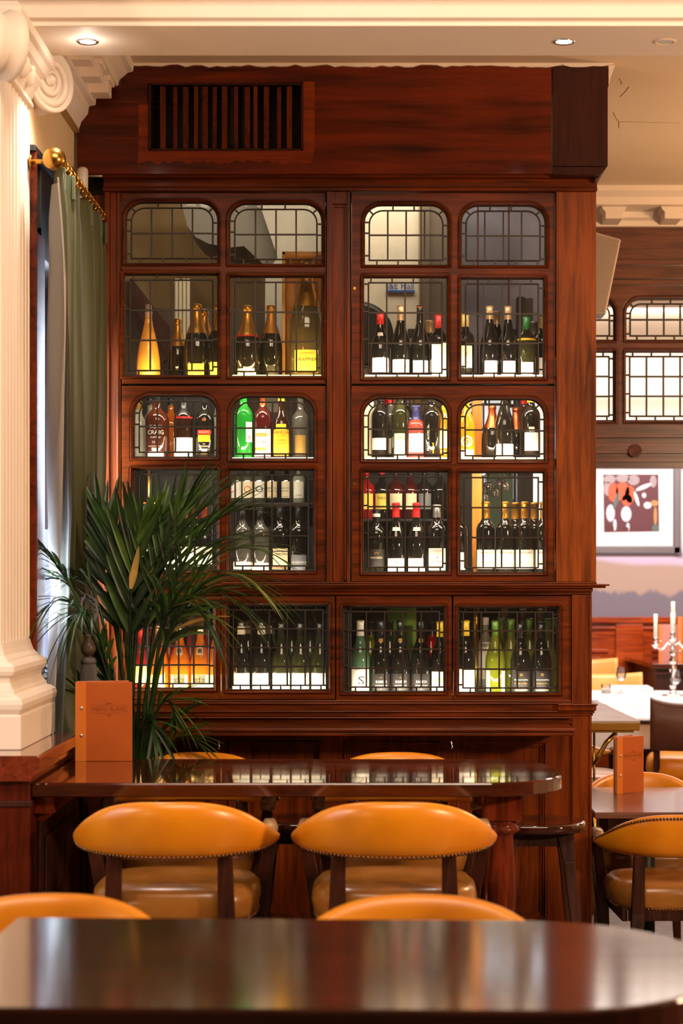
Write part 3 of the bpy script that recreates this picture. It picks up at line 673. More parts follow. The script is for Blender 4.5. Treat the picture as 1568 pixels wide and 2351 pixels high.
db = MB(); db.box(PX(968, y0), PX(1056, y0), y0-0.02, y0+0.1, 0.0, PZ(440, y0)); db.box(PX(968, y0), PX(985, y0), y0-0.04, y0-0.02, 0.0, PZ(440, y0))
tag(db.build('service_door', plain('dull_brown_door', rgb(92, 80, 72), 0.6)), 'dull brown service door beside the white cooling unit', 'door')
db = MB(); db.box(PX(1056, 9.2), PX(1340, 9.2), 9.2, 9.3, PZ(900, 9.2), CE)
struct(db.build('wall_service_right', plain('slate_grey_wall', rgb(100, 106, 130), 0.6, noise=0.25, scale=5)))
# bright leaded window far behind the right bays
for i, (a, b_, c_, e_) in enumerate(((1104, 1190, 1060, 1320), (1205, 1262, 900, 1320))):
    pass
y0 = 9.0
bw = MB(); bw.box(PX(1060, y0), PX(1300, y0), y0+0.3, y0+0.32, 0.9, PZ(905, y0))
struct(bw.build('window_6', emit('daylit_frosted_glass', (0.86, 0.92, 1.0, 1), 0.55)))
area('rear_window_light', (PX(1170, y0), 9.25, PZ(1150, y0)), (PX(1170, y0), 8.0, PZ(1180, y0)), 0.4, 0.8, 3.0, DAY)
leaded((PX(1060, y0), PX(1190, y0), PZ(1330, y0), PZ(905, y0)), 0, y0+0.2, 3, 7, b=0.03, w=0.012, name='window_7', seed=50)['kind'] = 'structure'
cu2 = MB(); cu2.box(PX(1190, y0), PX(1206, y0), y0+0.05, y0+0.15, 0.9, CE-0.7); cu2.box(PX(1206, y0), PX(1228, y0), y0+0.1, y0+0.15, 0.9, CE-0.7)
tag(cu2.build('door_post', M['wood_black']), 'black door post behind the wine shelf of the right door', 'post')
gb = MB(); gb.box(PX(1118, 8.9), PX(1180, 8.9), 8.95, 9.1, 0.0, PZ(1085, 8.9)); tag(gb.build('green_panel', plain('dark_green_board', rgb(60, 92, 76), 0.5)), 'narrow dark green panel standing behind the merlot bottles', 'panel')  # background green panel, lower part added down to the floor
gr_ = MB(); gr_.box(PX(1095, 8.8), PX(1170, 8.8), 8.74, 8.86, PZ(1088, 8.8)+.035, PZ(1088, 8.8)+.05)
for sx_ in (1097, 1168): gr_.tube([(PX(sx_, 8.8), 8.8, PZ(1088, 8.8)+.045), (PX(sx_, 8.8), 8.8, CE)], .004, 6)
tag(gr_.build('glass_rack', M['wood_dark']), 'dark hanging rack holding upturned glasses behind the merlots', 'rack')
for i, (px, py) in enumerate(((1108, 1112), (1121, 1104), (1136, 1118), (1146, 1098), (1112, 1130), (1158, 1104))):
    g_ = MB(); c0 = P(px, py, 8.8)
    g_.lathe([(0.002, 0.0), (0.016, -0.006), (0.021, -0.02), (0.018, -0.04), (0.016, -0.045)], c0, 14, 0, caps=False); g_.tube([c0, c0+Vector((0, 0, 0.04))], 0.002, 6); g_.lathe([(0.017, 0.04), (0.017, 0.042)], c0, 14)
    tag(g_.build('hanging_glass', clearglass('hung_glass', (1, 1, 1, 1), 0.35, 0.1) if i == 0 else bpy.data.materials['hung_glass']), 'upside down glass hanging behind the merlots, ' + ('lower left one', 'second at upper left', 'lowest in the middle', 'highest one', 'lowest at left', 'rightmost one')[i], 'glass', 'stemmed glasses hanging behind the cabinet')
# ------------------------------------------------------------------ bottles
_tc = {}
def text_geo(s, align='CENTER'):
    if (s, align) in _tc: return _tc[(s, align)]
    cu = bpy.data.curves.new('t', 'FONT'); cu.body = s; cu.size = 1.0; cu.align_x = align; cu.align_y = 'CENTER'; cu.resolution_u = 2
    ob = bpy.data.objects.new('t', cu); C.objects.link(ob); bpy.context.view_layer.update()
    me = bpy.data.meshes.new_from_object(ob.evaluated_get(bpy.context.evaluated_depsgraph_get()))
    vs = [(v.co.x, v.co.y) for v in me.vertices]; fs = [tuple(p.vertices) for p in me.polygons]
    bpy.data.objects.remove(ob); bpy.data.curves.remove(cu); bpy.data.meshes.remove(me)
    _tc[(s, align)] = (vs, fs); return vs, fs
def flat_text(mb, s, size, x, y, z, mat=0, wide=1.0, vert=False):
    vs, fs = text_geo(s)
    if vert: mb.add([(x - v[1]*size, y, z + v[0]*size*wide) for v in vs], fs, mat)
    else: mb.add([(x + v[0]*size*wide, y, z + v[1]*size) for v in vs], fs, mat)
def rpoly(R, H, kind):
    k = {'bordeaux': [(.9,0),(1,.012),(1,.60),(.97,.645),(.86,.685),(.62,.725),(.45,.76),(.40,.80),(.385,.965),(.44,.967),(.44,.995),(.42,1)],
         'burgundy': [(.9,0),(1,.012),(1,.42),(.97,.48),(.86,.55),(.66,.64),(.48,.72),(.38,.79),(.345,.86),(.335,.965),(.38,.967),(.38,.995),(.36,1)],
         'champagne': [(.86,0),(1,.02),(1,.40),(.96,.48),(.84,.57),(.64,.67),(.46,.76),(.36,.84),(.33,.90),(.33,.93),(.37,.935),(.36,.96),(.35,.99),(.30,1)],
         'spirit': [(.92,0),(1,.015),(1,.58),(.97,.64),(.80,.70),(.50,.75),(.36,.79),(.34,.95),(.37,.955),(.37,.995),(.35,1)],
         'round': [(.8,0),(.98,.03),(1,.2),(.98,.42),(.88,.56),(.66,.66),(.44,.73),(.34,.78),(.32,.95),(.36,.955),(.36,.995),(.34,1)],
         'teardrop': [(.92,0),(1,.03),(1,.14),(.94,.28),(.78,.45),(.56,.60),(.38,.72),(.30,.80),(.27,.88),(.30,.885),(.30,.90),(.27,.905),(.26,.995),(.24,1)]}[kind]
    return [(r*R, z*H) for r, z in k]
def prof_r(prof, z):
    for (r0, z0), (r1, z1) in zip(prof, prof[1:]):
        if z0 <= z <= z1: return r0 + (r1-r0)*((z-z0)/max(z1-z0, 1e-6))
    return prof[-1][0]
G = {}
def mk(key, *a, **k):
    G[key] = a[0] if not isinstance(a[0], tuple) else plain(key, a[0], *(a[1:]), **k); return G[key]
mk('black_glass', rgb(20, 19, 16), 0.07, coat=0.5); mk('olive_glass', rgb(40, 42, 18), 0.06, coat=0.5); mk('brown_glass', rgb(40, 18, 8), 0.06, coat=0.5)
mk('red_glass', rgb(70, 12, 12), 0.06, coat=0.5); mk('amber_dark', rgb(70, 26, 8), 0.05, coat=0.5); mk('magnum_glass', rgb(84, 74, 44), 0.08, coat=0.4)
G['orange'] = glowglass('orange_wine', rgb(255, 172, 52), 0.60); G['peach'] = glowglass('golden_juice', rgb(255, 205, 96), 0.5); G['yellowliq'] = glowglass('yellow_liqueur', rgb(250, 180, 30), 0.5)
G['green'] = glowglass('bright_green_glass', rgb(40, 170, 60), 0.4); G['limegreen'] = glowglass('lime_green_glass', rgb(150, 160, 40), 0.45); G['teal'] = glowglass('pale_teal_glass', rgb(90, 130, 100), 0.35)
G['rose'] = glowglass('rose_wine', rgb(200, 90, 80), 0.45); G['redliq'] = glowglass('red_liqueur', rgb(210, 30, 24), 0.45); G['clear'] = glowglass('clear_bottle_glass', rgb(176, 176, 160), 0.35)
G['amber'] = glowglass('amber_spirit', rgb(226, 122, 28), 0.50); G['smoke'] = glowglass('smoky_glass', rgb(90, 88, 80), 0.25)
for k_, c_, r_, me_ in (('gold', (206, 150, 60), .32, .8), ('matt_gold', (176, 120, 44), .4, .6), ('redcap', (196, 26, 28), .4, 0), ('blackcap', (18, 17, 18), .35, 0), ('greencap', (96, 146, 40), .35, 0), ('yellowcap', (236, 196, 30), .4, 0),
                        ('whitecap', (226, 218, 204), .4, 0), ('coppercap', (176, 80, 40), .3, .8), ('palegold', (206, 178, 140), .35, .5), ('bluecap', (50, 52, 110), .35, .2), ('silvercap', (170, 170, 170), .3, .7), ('orangecap', (220, 110, 30), .4, 0), ('darkgreencap', (40, 110, 60), .35, 0), ('pinkfoil', (206, 176, 168), .35, .4), ('tancap', (200, 170, 100), .4, .2),
                        ('white', (240, 234, 220), .6, 0), ('cream_l', (232, 216, 178), .6, 0), ('yellow_l', (246, 214, 88), .55, 0), ('black_l', (34, 32, 32), .5, 0), ('grey_l', (110, 112, 118), .5, 0), ('orange_l', (234, 150, 30), .5, 0), ('kahlua_l', (250, 190, 40), .5, 0),
                        ('ink', (40, 38, 40), .6, 0), ('goldink', (176, 140, 70), .4, .4), ('whiteink', (228, 224, 214), .6, 0), ('redink', (190, 40, 26), .5, 0), ('greenink', (70, 120, 40), .6, 0), ('blueink', (60, 70, 120), .6, 0), ('greyink', (150, 146, 140), .6, 0), ('box_green', (120, 206, 44), .5, 0), ('box_green_light', (170, 226, 110), .5, 0)):
    G[k_] = plain(k_, rgb(*c_), r_, me_, noise=0.02)
def wrap(mb, prof, x0, z0, x1, z1, mat, rot=0.0, off=0.0008, rn=14, rz_=5):
    """label sheet curved round the bottle; x measured along the surface in metres"""
    R = max(prof_r(prof, z0), prof_r(prof, z1)); loops = []
    for j in range(rz_+1):
        z = z0 + (z1-z0)*j/rz_; r = prof_r(prof, z) + off
        loops.append([(r*math.sin((x0 + (x1-x0)*i/rn)/R + rot), -r*math.cos((x0 + (x1-x0)*i/rn)/R + rot), z) for i in range(rn+1)])
    mb.loft(loops, mat, True, closed=False)
def print_on(mb, prof, s, size, xc, zc, mat, rot=0.0, wide=1.0, off=0.0018, vert=False):
    vs, fs = text_geo(s); out = []
    R = prof_r(prof, zc)
    for vx, vy in vs:
        if vert: u, z = xc - vy*size, zc + vx*size*wide
        else: u, z = xc + vx*size*wide, zc + vy*size
        r = prof_r(prof, z) + off; a = u/R + rot
        out.append((r*math.sin(a), -r*math.cos(a), z))
    mb.add(out, fs, mat)
BOT = {}
def bottle(px, shelf, Y, kind, R, H, glass, cap=None, capl=0.06, labels=(), texts=(), label='', rot=0.0, group=None, name='wine_bottle', cat='bottle', z=None, key=None, cap_top=0.0, neck_band=None):
    """labels: (half width, z0, z1, material[, x centre]); texts: (string, size, x, z, material[, widening])"""
    zz = SH[shelf] if z is None else z
    loc = (PX(px, Y), Y, zz + 0.0005); grp = group
    if key and key in BOT:
        return dup(BOT[key], loc, rot, label, grp)
    prof = rpoly(R, H, kind)
    t = thing(name, label, cat, loc, rot, grp)
    b = MB(); b.lathe([(0.002, 0)] + prof, seg=26, caps=True); b.build('bottle_glass', G[glass], t)
    if cap:
        cz0 = H - capl
        cp_ = [(prof_r(prof, cz0) + 0.001, cz0)] + [(r + 0.001, z_) for r, z_ in prof if z_ > cz0 + 0.001]
        cp_ += [(prof[-1][0]*0.8, H + 0.0015 + cap_top), (0.001, H + 0.002 + cap_top)]
        c_ = MB(); c_.lathe(cp_, seg=22, caps=False)
        c_.build('capsule' if kind != 'champagne' else 'foil', G[cap], t)
    if neck_band:
        z0, z1, m_ = neck_band; n_ = MB(); wrap(n_, prof, -PI*prof_r(prof, z0), z0, PI*prof_r(prof, z0), z1, 0, off=0.0014, rn=20, rz_=1); n_.build('neck_band', G[m_], t, recalc=False)
    lo = None
    for lb in labels:
        hw, z0, z1, m_ = lb[:4]; xc = lb[4] if len(lb) > 4 else 0
        l_ = MB(); wrap(l_, prof, xc-hw, z0, xc+hw, z1, 0); o_ = l_.build('paper_label', G[m_], t, recalc=False); lo = lo or o_
    if texts:
        mats = []; p_ = MB()
        for tx in texts:
            s_, sz, xc, zc, m_ = tx[:5]; wd = tx[5] if len(tx) > 5 else 1.0; vt = len(tx) > 6
            if m_ not in mats: mats.append(m_)
            print_on(p_, prof, s_, sz, xc, zc, mats.index(m_), wide=wd, vert=vt)
        p_.build('label_print', [G[m_] for m_ in mats], lo or t, recalc=False)
    if key: BOT[key] = t
    return t
FR = 7.855; MID = 7.93; BA = 8.02; B2 = 8.12
# --- row A, upper left windows
A = 'sparkling and still bottles on the top shelf'
t = bottle(341, 0, FR+.02, 'teardrop', .048, .298, 'peach', 'pinkfoil', .05, texts=[('Della Vite', .020, .018, .075, 'cream_l', 1.0, 1)], label='clear teardrop bottle of glowing golden drink, top left window', group=A)
bottle(408, 0, 8.06, 'champagne', .042, .265, 'black_glass', 'gold', .115, [(.036, .0, .03, 'grey_l')], [('Prosecco', .008, 0, .02, 'white')], 'small dark sparkling bottle with long gold foil, second from left on top shelf', group=A)
dk = dict(glass='black_glass', cap='matt_gold')
tx = [('DRAPPIER', .013, 0, .030, 'ink', 1.05), ('CHAMPAGNE', .006, 0, .048, 'goldink'), ('DRAPPIER', .010, 0, .225, 'ink', 1.0, 1)]
bottle(452, 0, 7.88, 'champagne', .053, .30, 'black_glass', 'gold', .118, [(.034, .004, .057, 'yellow_l')], tx, 'dark champagne bottle with gold foil and yellow label, in front of its twin', group=A)
bottle(469, 0, 8.04, 'champagne', .050, .30, 'black_glass', 'gold', .112, [(.034, .004, .057, 'yellow_l')], label='gold foiled champagne bottle standing half behind its yellow-labelled twin', group=A)
bottle(502, 0, 7.86, 'champagne', .046, .30, 'black_glass', 'gold', .112, [(.036, .004, .062, 'yellow_l')], label='champagne bottle cut off by the upright between the two left windows', group=A)
bottle(568, 0, 7.86, 'champagne', .052, .292, 'black_glass', 'gold', .125, [(.040, .0, .036, 'white')], [('BOLLINGER', .011, 0, .022, 'ink'), ('BOLLINGER', .011, 0, .21, 'ink', 1.0, 1)], 'champagne bottle with crinkled bright gold foil and pinkish white label', group=A, neck_band=(.165, .172, 'redcap'))
bottle(622, 0, 7.90, 'champagne', .046, .298, 'black_glass', 'matt_gold', .115, [(.026, .004, .052, 'black_l', .012)], [('Brut Nature', .009, .012, .03, 'goldink')], 'champagne bottle with dull gold foil and dark label beside wooden crate', group=A)
# crate with the big bottle
cr0 = thing('bottle_crate', 'open pale wooden crate framing the oversized champagne bottle', 'crate', (0, 0, 0))
cw = wood('pale_crate_wood', rgb(196, 130, 62), rgb(230, 176, 104), 'z', rough=0.5, coat=0.1)
q = MB(); xa, xb = PX(648, 7.95), PX(752, 7.95); zt = PZ(578, 7.95)
q.box(xa, xa+.012, 7.95, 8.12, SH[0], zt); q.box(xb-.012, xb, 7.95, 8.12, SH[0], zt); q.box(xa, xb, 7.95, 8.12, zt-.012, zt); q.box(xa, xb, 8.11, 8.12, SH[0], zt); q.build('crate_frame', cw, cr0, bevel=.001)
bottle(704, 0, 7.89, 'champagne', .070, .475, 'magnum_glass', 'gold', .185, [(.050, .022, .112, 'yellow_l')], [('DRAPPIER', .020, 0, .072, 'ink', 1.05), ('CHAMPAGNE', .009, 0, .098, 'goldink', 1.1), ('Carte d\'Or', .012, 0, .046, 'goldink'), ('DRAPPIER', .016, 0, .385, 'ink', 1, 1)], 'oversized champagne bottle with yellow label inside the wooden crate', name='champagne_bottle')
bpy.context.view_layer.update()
# --- row A right
bottle(873, 0, FR, 'burgundy', .040, .262, 'black_glass', 'redcap', .047, [(.036, .022, .080, 'white'), (.012, .168, .182, 'white')], [('*', .03, -.01, .05, 'greyink')], 'dark bottle with bright red capsule on the top shelf', group=A)
bottle(920, 0, FR+.02, 'burgundy', .040, .294, 'black_glass', 'palegold', .060, [(.038, .018, .075, 'white')], [('mmm', .02, 0, .048, 'ink')], 'dark burgundy bottle with pale gold capsule and animal sketch label', group=A)
bottle(965, 0, FR+.03, 'burgundy', .039, .296, 'black_glass', 'blackcap', .062, [(.034, .018, .072, 'white')], (), 'dark burgundy bottle, black capsule with a thin orange ring', group=A, neck_band=(.287, .291, 'orangecap'))
bottle(1008, 0, FR, 'bordeaux', .038, .255, 'black_glass', 'redcap', .055, [(.034, .004, .140, 'white')], [('Domaine', .010, 0, .10, 'greyink')], 'dark bottle with tall white label, at right edge of its window', group=A)
bottle(986, 0, 8.1, 'bordeaux', .037, .262, 'black_glass', 'palegold', .05, label='dark bottle standing at the back between two wines, pale gold capsule', group=A)
bottle(1068, 0, FR, 'bordeaux', .037, .258, 'black_glass', 'tancap', .052, [(.028, .040, .128, 'cream_l')], [('Y', .03, .004, .095, 'goldink'), ('XX', .012, .004, .06, 'goldink')], 'dark bottle with tan capsule and cream label by the window upright', group=A)
for i, (px, yy, lb_) in enumerate(((1124, FR, 'left of the two pale-capped bottles with white crest labels, top shelf'), (1166, FR+.01, 'right of the two pale-capped bottles with white crest labels, top shelf'))):
    bottle(px, 0, yy, 'burgundy', .0395, .290, 'black_glass', 'palegold', .054, [(.030, .008, .068, 'white')], [('o', .022, 0, .066, 'redink'), ('CROZES', .008, 0, .04, 'greyink')], lb_, group=A, key='crest')
bottle(1141, 0, 8.04, 'burgundy', .0395, .292, 'black_glass', 'palegold', .054, label='pale capped dark bottle standing behind the pair with crest labels', group=A)
bottle(1181, 0, 8.08, 'bordeaux', .035, .225, 'black_glass', 'bluecap', .05, label='low dark bottle with a blue capsule at the back of top shelf', group=A)
bottle(1209, 0, FR, 'bordeaux', .037, .248, 'olive_glass', 'darkgreencap', .055, [(.026, .004, .062, 'white')], (), 'olive green bottle with green capsule and yellow neck ring', group=A, neck_band=(.150, .158, 'yellowcap'))
bottle(1226, 0, 8.04, 'bordeaux', .036, .250, 'black_glass', 'silvercap', .050, label='dark bottle with silver capsule behind the green capped one', group=A)
bottle(1246, 0, 7.95, 'bordeaux', .036, .262, 'black_glass', 'tancap', .05, [(.02, .01, .09, 'white')], label='dark bottle at far right end of the top shelf', group=A)
# --- row B left
Bg = 'spirits and liqueurs on the second shelf'
bottle(318, 1, 7.90, 'round', .045, .24, 'clear', 'gold', .035, label='squat clear decanter bottle with golden stopper, far left of spirits', group=Bg, name='spirit_bottle')
bottle(360, 1, FR, 'spirit', .049, .262, 'amber_dark', 'amber_dark' if False else 'blackcap', .03, [(.034, .004, .032, 'white')],
       [('ELIJAH', .017, 0, .130, 'whiteink'), ('CRAIG', .023, 0, .107, 'whiteink'), ('Small Batch', .010, 0, .088, 'whiteink', .9), ('12', .012, -.008, .068, 'whiteink'), ('KENTUCKY STRAIGHT', .006, 0, .052, 'whiteink'), ('BOURBON', .006, 0, .044, 'whiteink')],
       'broad shouldered dark whiskey bottle with white printed lettering', group=Bg, name='whiskey_bottle')
bottle(422, 1, FR+.01, 'spirit', .041, .270, 'brown_glass', 'blackcap', .085, [(.045, .012, .088, 'white')], [('COURVOISIER', .0095, 0, .035, 'ink', .8), ('Y', .022, 0, .065, 'greyink')], 'cognac bottle with white label and red glowing shoulder', group=Bg, name='cognac_bottle', neck_band=(.165, .172, 'redcap'))  # red band stands in for the glow in the shoulder glass
bottle(470, 1, FR, 'spirit', .038, .262, 'black_glass', 'blackcap', .03, [(.030, .10, .118, 'redink'), (.026, .070, .098, 'kahlua_l')],
       [('BB', .014, 0, .158, 'orangecap'), ('BAILEYS', .013, 0, .109, 'cream_l', .9), ('The', .007, 0, .062, 'cream_l'), ('ORIGINAL', .010, 0, .052, 'cream_l'), ('Irish Cream', .009, 0, .040, 'cream_l'), ('~~~~', .010, 0, .022, 'kahlua_l')],
       'black liqueur bottle with a red banner and small landscape label', group=Bg, name='liqueur_bottle')
bottle(559, 1, FR, 'bordeaux', .037, .29, 'green', 'green' if False else 'whitecap', .02, [(.016, .070, .150, 'white', .028)], [('10', .012, .028, .13, 'ink'), ('o', .03, .028, .09, 'redink')], 'bright green gin bottle with a round shoulder', group=Bg, name='gin_bottle')
bottle(603, 1, FR, 'spirit', .036, .275, 'red_glass', 'coppercap', .060, [(.040, .012, .122, 'white'), (.024, .091, .106, 'orange_l', -.004), (.024, .036, .048, 'orange_l', -.008)],
       [('C', .013, .030, .108, 'ink'), ('TO THE', .016, -.004, .068, 'ink', .8), ('SPIRIT', .013, .020, .052, 'ink', .8), ('RUM', .009, 0, .022, 'ink')], 'dark red rum bottle with copper cap and white label, orange bars', group=Bg, name='rum_bottle')
bottle(646, 1, FR, 'round', .037, .262, 'brown_glass', 'blackcap', .03, [(.034, .006, .120, 'kahlua_l'), (.022, .12, .142, 'kahlua_l')],
       [('KAHLUA', .020, 0, .108, 'redink', .85), ('THE ORIGINAL', .006, 0, .094, 'redink'), ('COFFEE', .010, 0, .076, 'redink'), ('LIQUEUR', .010, 0, .064, 'redink'), ('----', .02, 0, .028, 'redink')], 'brown coffee liqueur bottle with yellow label and red lettering', group=Bg, name='liqueur_bottle', neck_band=(.235, .245, 'yellowcap'))
bottle(690, 1, 7.90, 'spirit', .040, .262, 'smoke', None, 0, [(.022, .02, .10, 'goldink')], label='smoky square-shouldered bottle behind frosted panes, right of coffee liqueur', group=Bg, name='spirit_bottle')
for i, px in enumerate((345, 392, 500)):
    bottle(px, 1, B2, 'spirit', .036, .27, ('clear', 'amber', 'clear')[i], 'blackcap', .03, label=('clear bottle standing behind the dark whiskey bottle', 'amber bottle at the back between whiskey and cognac', 'clear bottle behind the black cream liqueur bottle')[i], group=Bg, name='spirit_bottle')
# --- row B right
q = MB(); q.box(PX(828, 7.9), PX(858, 7.9), 7.88, 7.98, SH[1], SH[1]+.24); tag(q.build('gift_box', G['cream_l'], bevel=.002), 'cream cardboard bottle box at left end of second right shelf', 'box')
Bh = 'wines and liqueurs on the second right shelf'
bottle(872, 1, FR+.02, 'bordeaux', .036, .288, 'black_glass', 'blackcap', .05, [(.036, .040, .087, 'white')], [('RIOJA', .008, 0, .07, 'greyink')], 'dark bottle beside cream box with low white label', group=Bh)
bottle(897, 1, 7.95, 'bordeaux', .034, .288, 'smoke', 'redcap', .055, [(.030, .030, .09, 'white')], label='smoky bottle with red capsule, half hidden between dark bottles', group=Bh)
bottle(919, 1, FR, 'bordeaux', .0365, .290, 'olive_glass', 'blackcap', .055, [(.026, .008, .104, 'cream_l')], [('San Rafael', .007, 0, .094, 'greyink'), ('ENLACE', .011, 0, .083, 'ink'), ('8', .018, 0, .055, 'goldink')], 'olive bottle with cream label and small gold emblem', group=Bh)
bottle(955, 1, FR, 'bordeaux', .0385, .216, 'rose', 'bluecap', .055, [(.032, .028, .104, 'white')], [('=====', .013, 0, .088, 'redink', .7), ('=====', .013, 0, .070, 'greyink', .7)], 'rosé bottle with a dark blue capsule and white label', group=Bh)
bottle(991, 1, FR, 'bordeaux', .037, .282, 'black_glass', 'blackcap', .05, (), [('FINCA  ANTIGUA', .013, -.014, .085, 'whiteink', 1.0, 1), ('moscatel', .012, .004, .045, 'yellowcap', 1.0, 1)], 'slim black bottle with vertical white and yellow lettering', group=Bh)
bottle(1022, 1, 7.87, 'round', .040, .250, 'yellowliq', 'yellowcap', .05, [(.028, .045, .115, 'cream_l')], label='amber yellow bottle at right edge behind the slim black one', group=Bh)
bottle(1071, 1, FR, 'round', .036, .265, 'yellowliq', 'yellowcap', .04, [(.030, .004, .04, 'white')], [('O', .066, 0, .070, 'whiteink'), ('43', .030, 0, .070, 'whiteink', .9)], 'yellow liqueur bottle with a round number badge', group=Bh, name='liqueur_bottle')
for px, yy, lb_ in ((1130, 7.90, 'black sparkling bottle with copper foil, nearer the pale post'), (1185, 8.0, 'black sparkling bottle with copper foil behind the tall white label')):
    bottle(px, 1, yy, 'champagne', .043, .222, 'black_glass', 'coppercap', .092, (), (), lb_, group=Bh, key='copper_b')
bottle(1158, 1, FR, 'burgundy', .040, .292, 'black_glass', 'redcap', .052, [(.040, .0, .062, 'white')], (), 'black burgundy bottle with red capsule and plain white label', group=Bh)
bottle(1219, 1, FR, 'bordeaux', .037, .285, 'black_glass', 'yellowcap', .055, [(.030, .035, .108, 'white'), (.011, .112, .130, 'cream_l')], [('DURANO', .008, -.004, .094, 'greyink')], 'black bottle with yellow capsule and small round medallion', group=Bh)
bottle(1203, 1, 8.06, 'bordeaux', .036, .29, 'red_glass', 'redcap', .055, [(.03, .02, .1, 'cream_l')], label='dark red bottle at the back beside the yellow capped one', group=Bh)
bottle(890, 1, B2, 'bordeaux', .036, .29, 'black_glass', 'redcap', .05, [(.03, .1, .17, 'white')], label='black bottle at the back of the second right shelf, red capsule', group=Bh)
bottle(935, 1, B2, 'bordeaux', .036, .30, 'black_glass', 'blackcap', .05, [(.03, .12, .18, 'grey_l')], label='black bottle at the back, standing behind the blue capped rosé', group=Bh)
# --- row C left bay (behind the palm)
Cg = 'red wines on the third shelf'
bottle(326, 2, FR, 'bordeaux', .037, .290, 'olive_glass', 'darkgreencap', .055, [(.03, .03, .10, 'white')], label='green bottle with dark green capsule behind palm leaves', group=Cg, neck_band=(.285, .291, 'orangecap'))
bottle(350, 2, 7.9, 'bordeaux', .036, .290, 'olive_glass', 'tancap', .05, label='olive bottle with tan capsule beside the brass tube', group=Cg)
for px, yy, lb_ in ((428, FR, 'left of the copper capped reds behind the palm'), (447, 7.93, 'middle of the copper capped reds behind the palm'), (470, FR, 'right of the copper capped reds behind the palm')):
    bottle(px, 2, yy, 'burgundy', .041, .288, 'black_glass', 'coppercap', .062, [(.038, .035, .112, 'white')], [('~', .05, 0, .08, 'ink')], 'black wine bottle, ' + lb_, group=Cg, key='copper_c')
bottle(385, 2, FR, 'bordeaux', .037, .24, 'black_glass', 'blackcap', .05, [(.036, .004, .06, 'white')], label='low black bottle with white label glimpsed through palm leaves', group=Cg)
bottle(557, 2, FR, 'bordeaux', .038, .27, 'smoke', 'blackcap', .05, [(.046, .022, .052, 'white'), (.046, .006, .014, 'cream_l')], [('.........', .012, 0, .03, 'ink')], 'smoky bottle with a low white band label, first of four', group=Cg)
bottle(598, 2, FR, 'bordeaux', .038, .27, 'smoke', 'blackcap', .05, [(.040, .012, .048, 'white')], [('......', .012, 0, .022, 'goldink')], 'smoky bottle with white label, second of the four', group=Cg)
bottle(643, 2, FR, 'bordeaux', .038, .275, 'black_glass', 'blackcap', .05, [(.036, .022, .092, 'cream_l'), (.036, .096, .106, 'cream_l'), (.036, .024, .032, 'coppercap')], [('FERMIA', .012, .004, .082, 'ink'), ('Pinot Noir', .010, .006, .050, 'greyink')], 'black bottle with tall cream label and copper band', group=Cg)
bottle(686, 2, FR, 'bordeaux', .038, .275, 'black_glass', 'blackcap', .05, [(.036, .016, .080, 'grey_l')], [('LA COLONIA', .011, .004, .050, 'white'), ('=======', .008, 0, .070, 'greyink'), ('·····', .01, .004, .035, 'white')], 'black bottle with blue-grey label and white lettering', group=Cg)
hz = PZ(1155, 8.15); Ch = 'small bottles on the back ledge'
for i, (px, g_, l_, tx_, lb_) in enumerate(((543, 'smoke', 'white', '', 'small smoky bottle with white label, leftmost on back ledge'), (569, 'smoke', 'cream_l', 'O', 'small bottle with oval orange badge on the back ledge'), (596, 'smoke', 'white', 'O', 'small bottle with round violet portrait label on the back ledge'),
                                 (625, 'black_glass', 'cream_l', 'BRISTOL', 'syrup bottle with cream lettered label on the back ledge'), (658, 'black_glass', 'cream_l', 'SYRUP', 'syrup bottle next to last on the back ledge'), (686, 'clear', 'white', 'ONIN', 'clear swing-top bottle, rightmost on the back ledge'))):
    if px in (625, 658): txs = [('BRISTOL', .010, 0, .060, 'ink'), ('SYRUP Co', .010, 0, .048, 'ink')]
    elif tx_ == 'O': txs = [('O', .04, 0, .055, 'orangecap' if px == 569 else 'ink')]
    else: txs = [(tx_, .010, 0, .03, 'ink')] if tx_ else []
    bottle(px, 2, 8.15, 'spirit', .027, .16, g_, 'blackcap', .02, [(.022, .02, .088, l_)], txs, lb_, group=Ch, name='syrup_bottle', z=hz)
# --- row C middle right
bottle(864, 2, FR, 'bordeaux', .038, .262, 'black_glass', 'blackcap', .05, [(.038, .030, .102, 'black_l')], [('W', .02, 0, .086, 'goldink'), ('BRACCESCA', .0105, 0, .068, 'cream_l', .85), ('·····', .01, 0, .048, 'goldink'), ('______________', .008, 0, .032, 'goldink', .8), ('______________', .008, 0, .103, 'goldink', .8)], 'black bottle with black and gold label, leftmost under the red bottles', group=Cg, neck_band=(.232, .245, 'whitecap'))
for px, lb_ in ((909, 'left of the two red capped reds with crest labels'), (956, 'right of the two red capped reds with crest labels')):
    bottle(px, 2, FR, 'burgundy', .040, .288, 'black_glass', 'redcap', .058, [(.038, .006, .066, 'white'), (.015, .176, .190, 'white')], [('W', .014, 0, .052, 'redink'), ('U', .018, 0, .042, 'blueink'), ('DOMAINE DE', .005, 0, .026, 'greyink'), ('TURENNE', .010, 0, .018, 'greyink')], 'black wine bottle, ' + lb_, group=Cg, key='turenne')
bottle(1003, 2, FR, 'bordeaux', .038, .280, 'black_glass', 'silvercap', .05, [(.040, .018, .106, 'white')], [('DURANO', .011, 0, .096, 'redink'), ('PIEDRO', .009, 0, .086, 'greyink'), ('!', .026, 0, .064, 'redink'), ('~~~~', .02, 0, .052, 'ink', 1.2), ('_____', .02, 0, .034, 'greyink')], 'black bottle with silver capsule and small figure on white label', group=Cg)
bottle(1052, 2, 7.9, 'bordeaux', .037, .285, 'black_glass', 'blackcap', .05, [(.03, .02, .09, 'white')], label='black bottle mostly hidden by the upright left of the merlots', group=Cg)
hz2 = PZ(1192, 8.15); Ci = 'liqueurs on the dark back ledge'
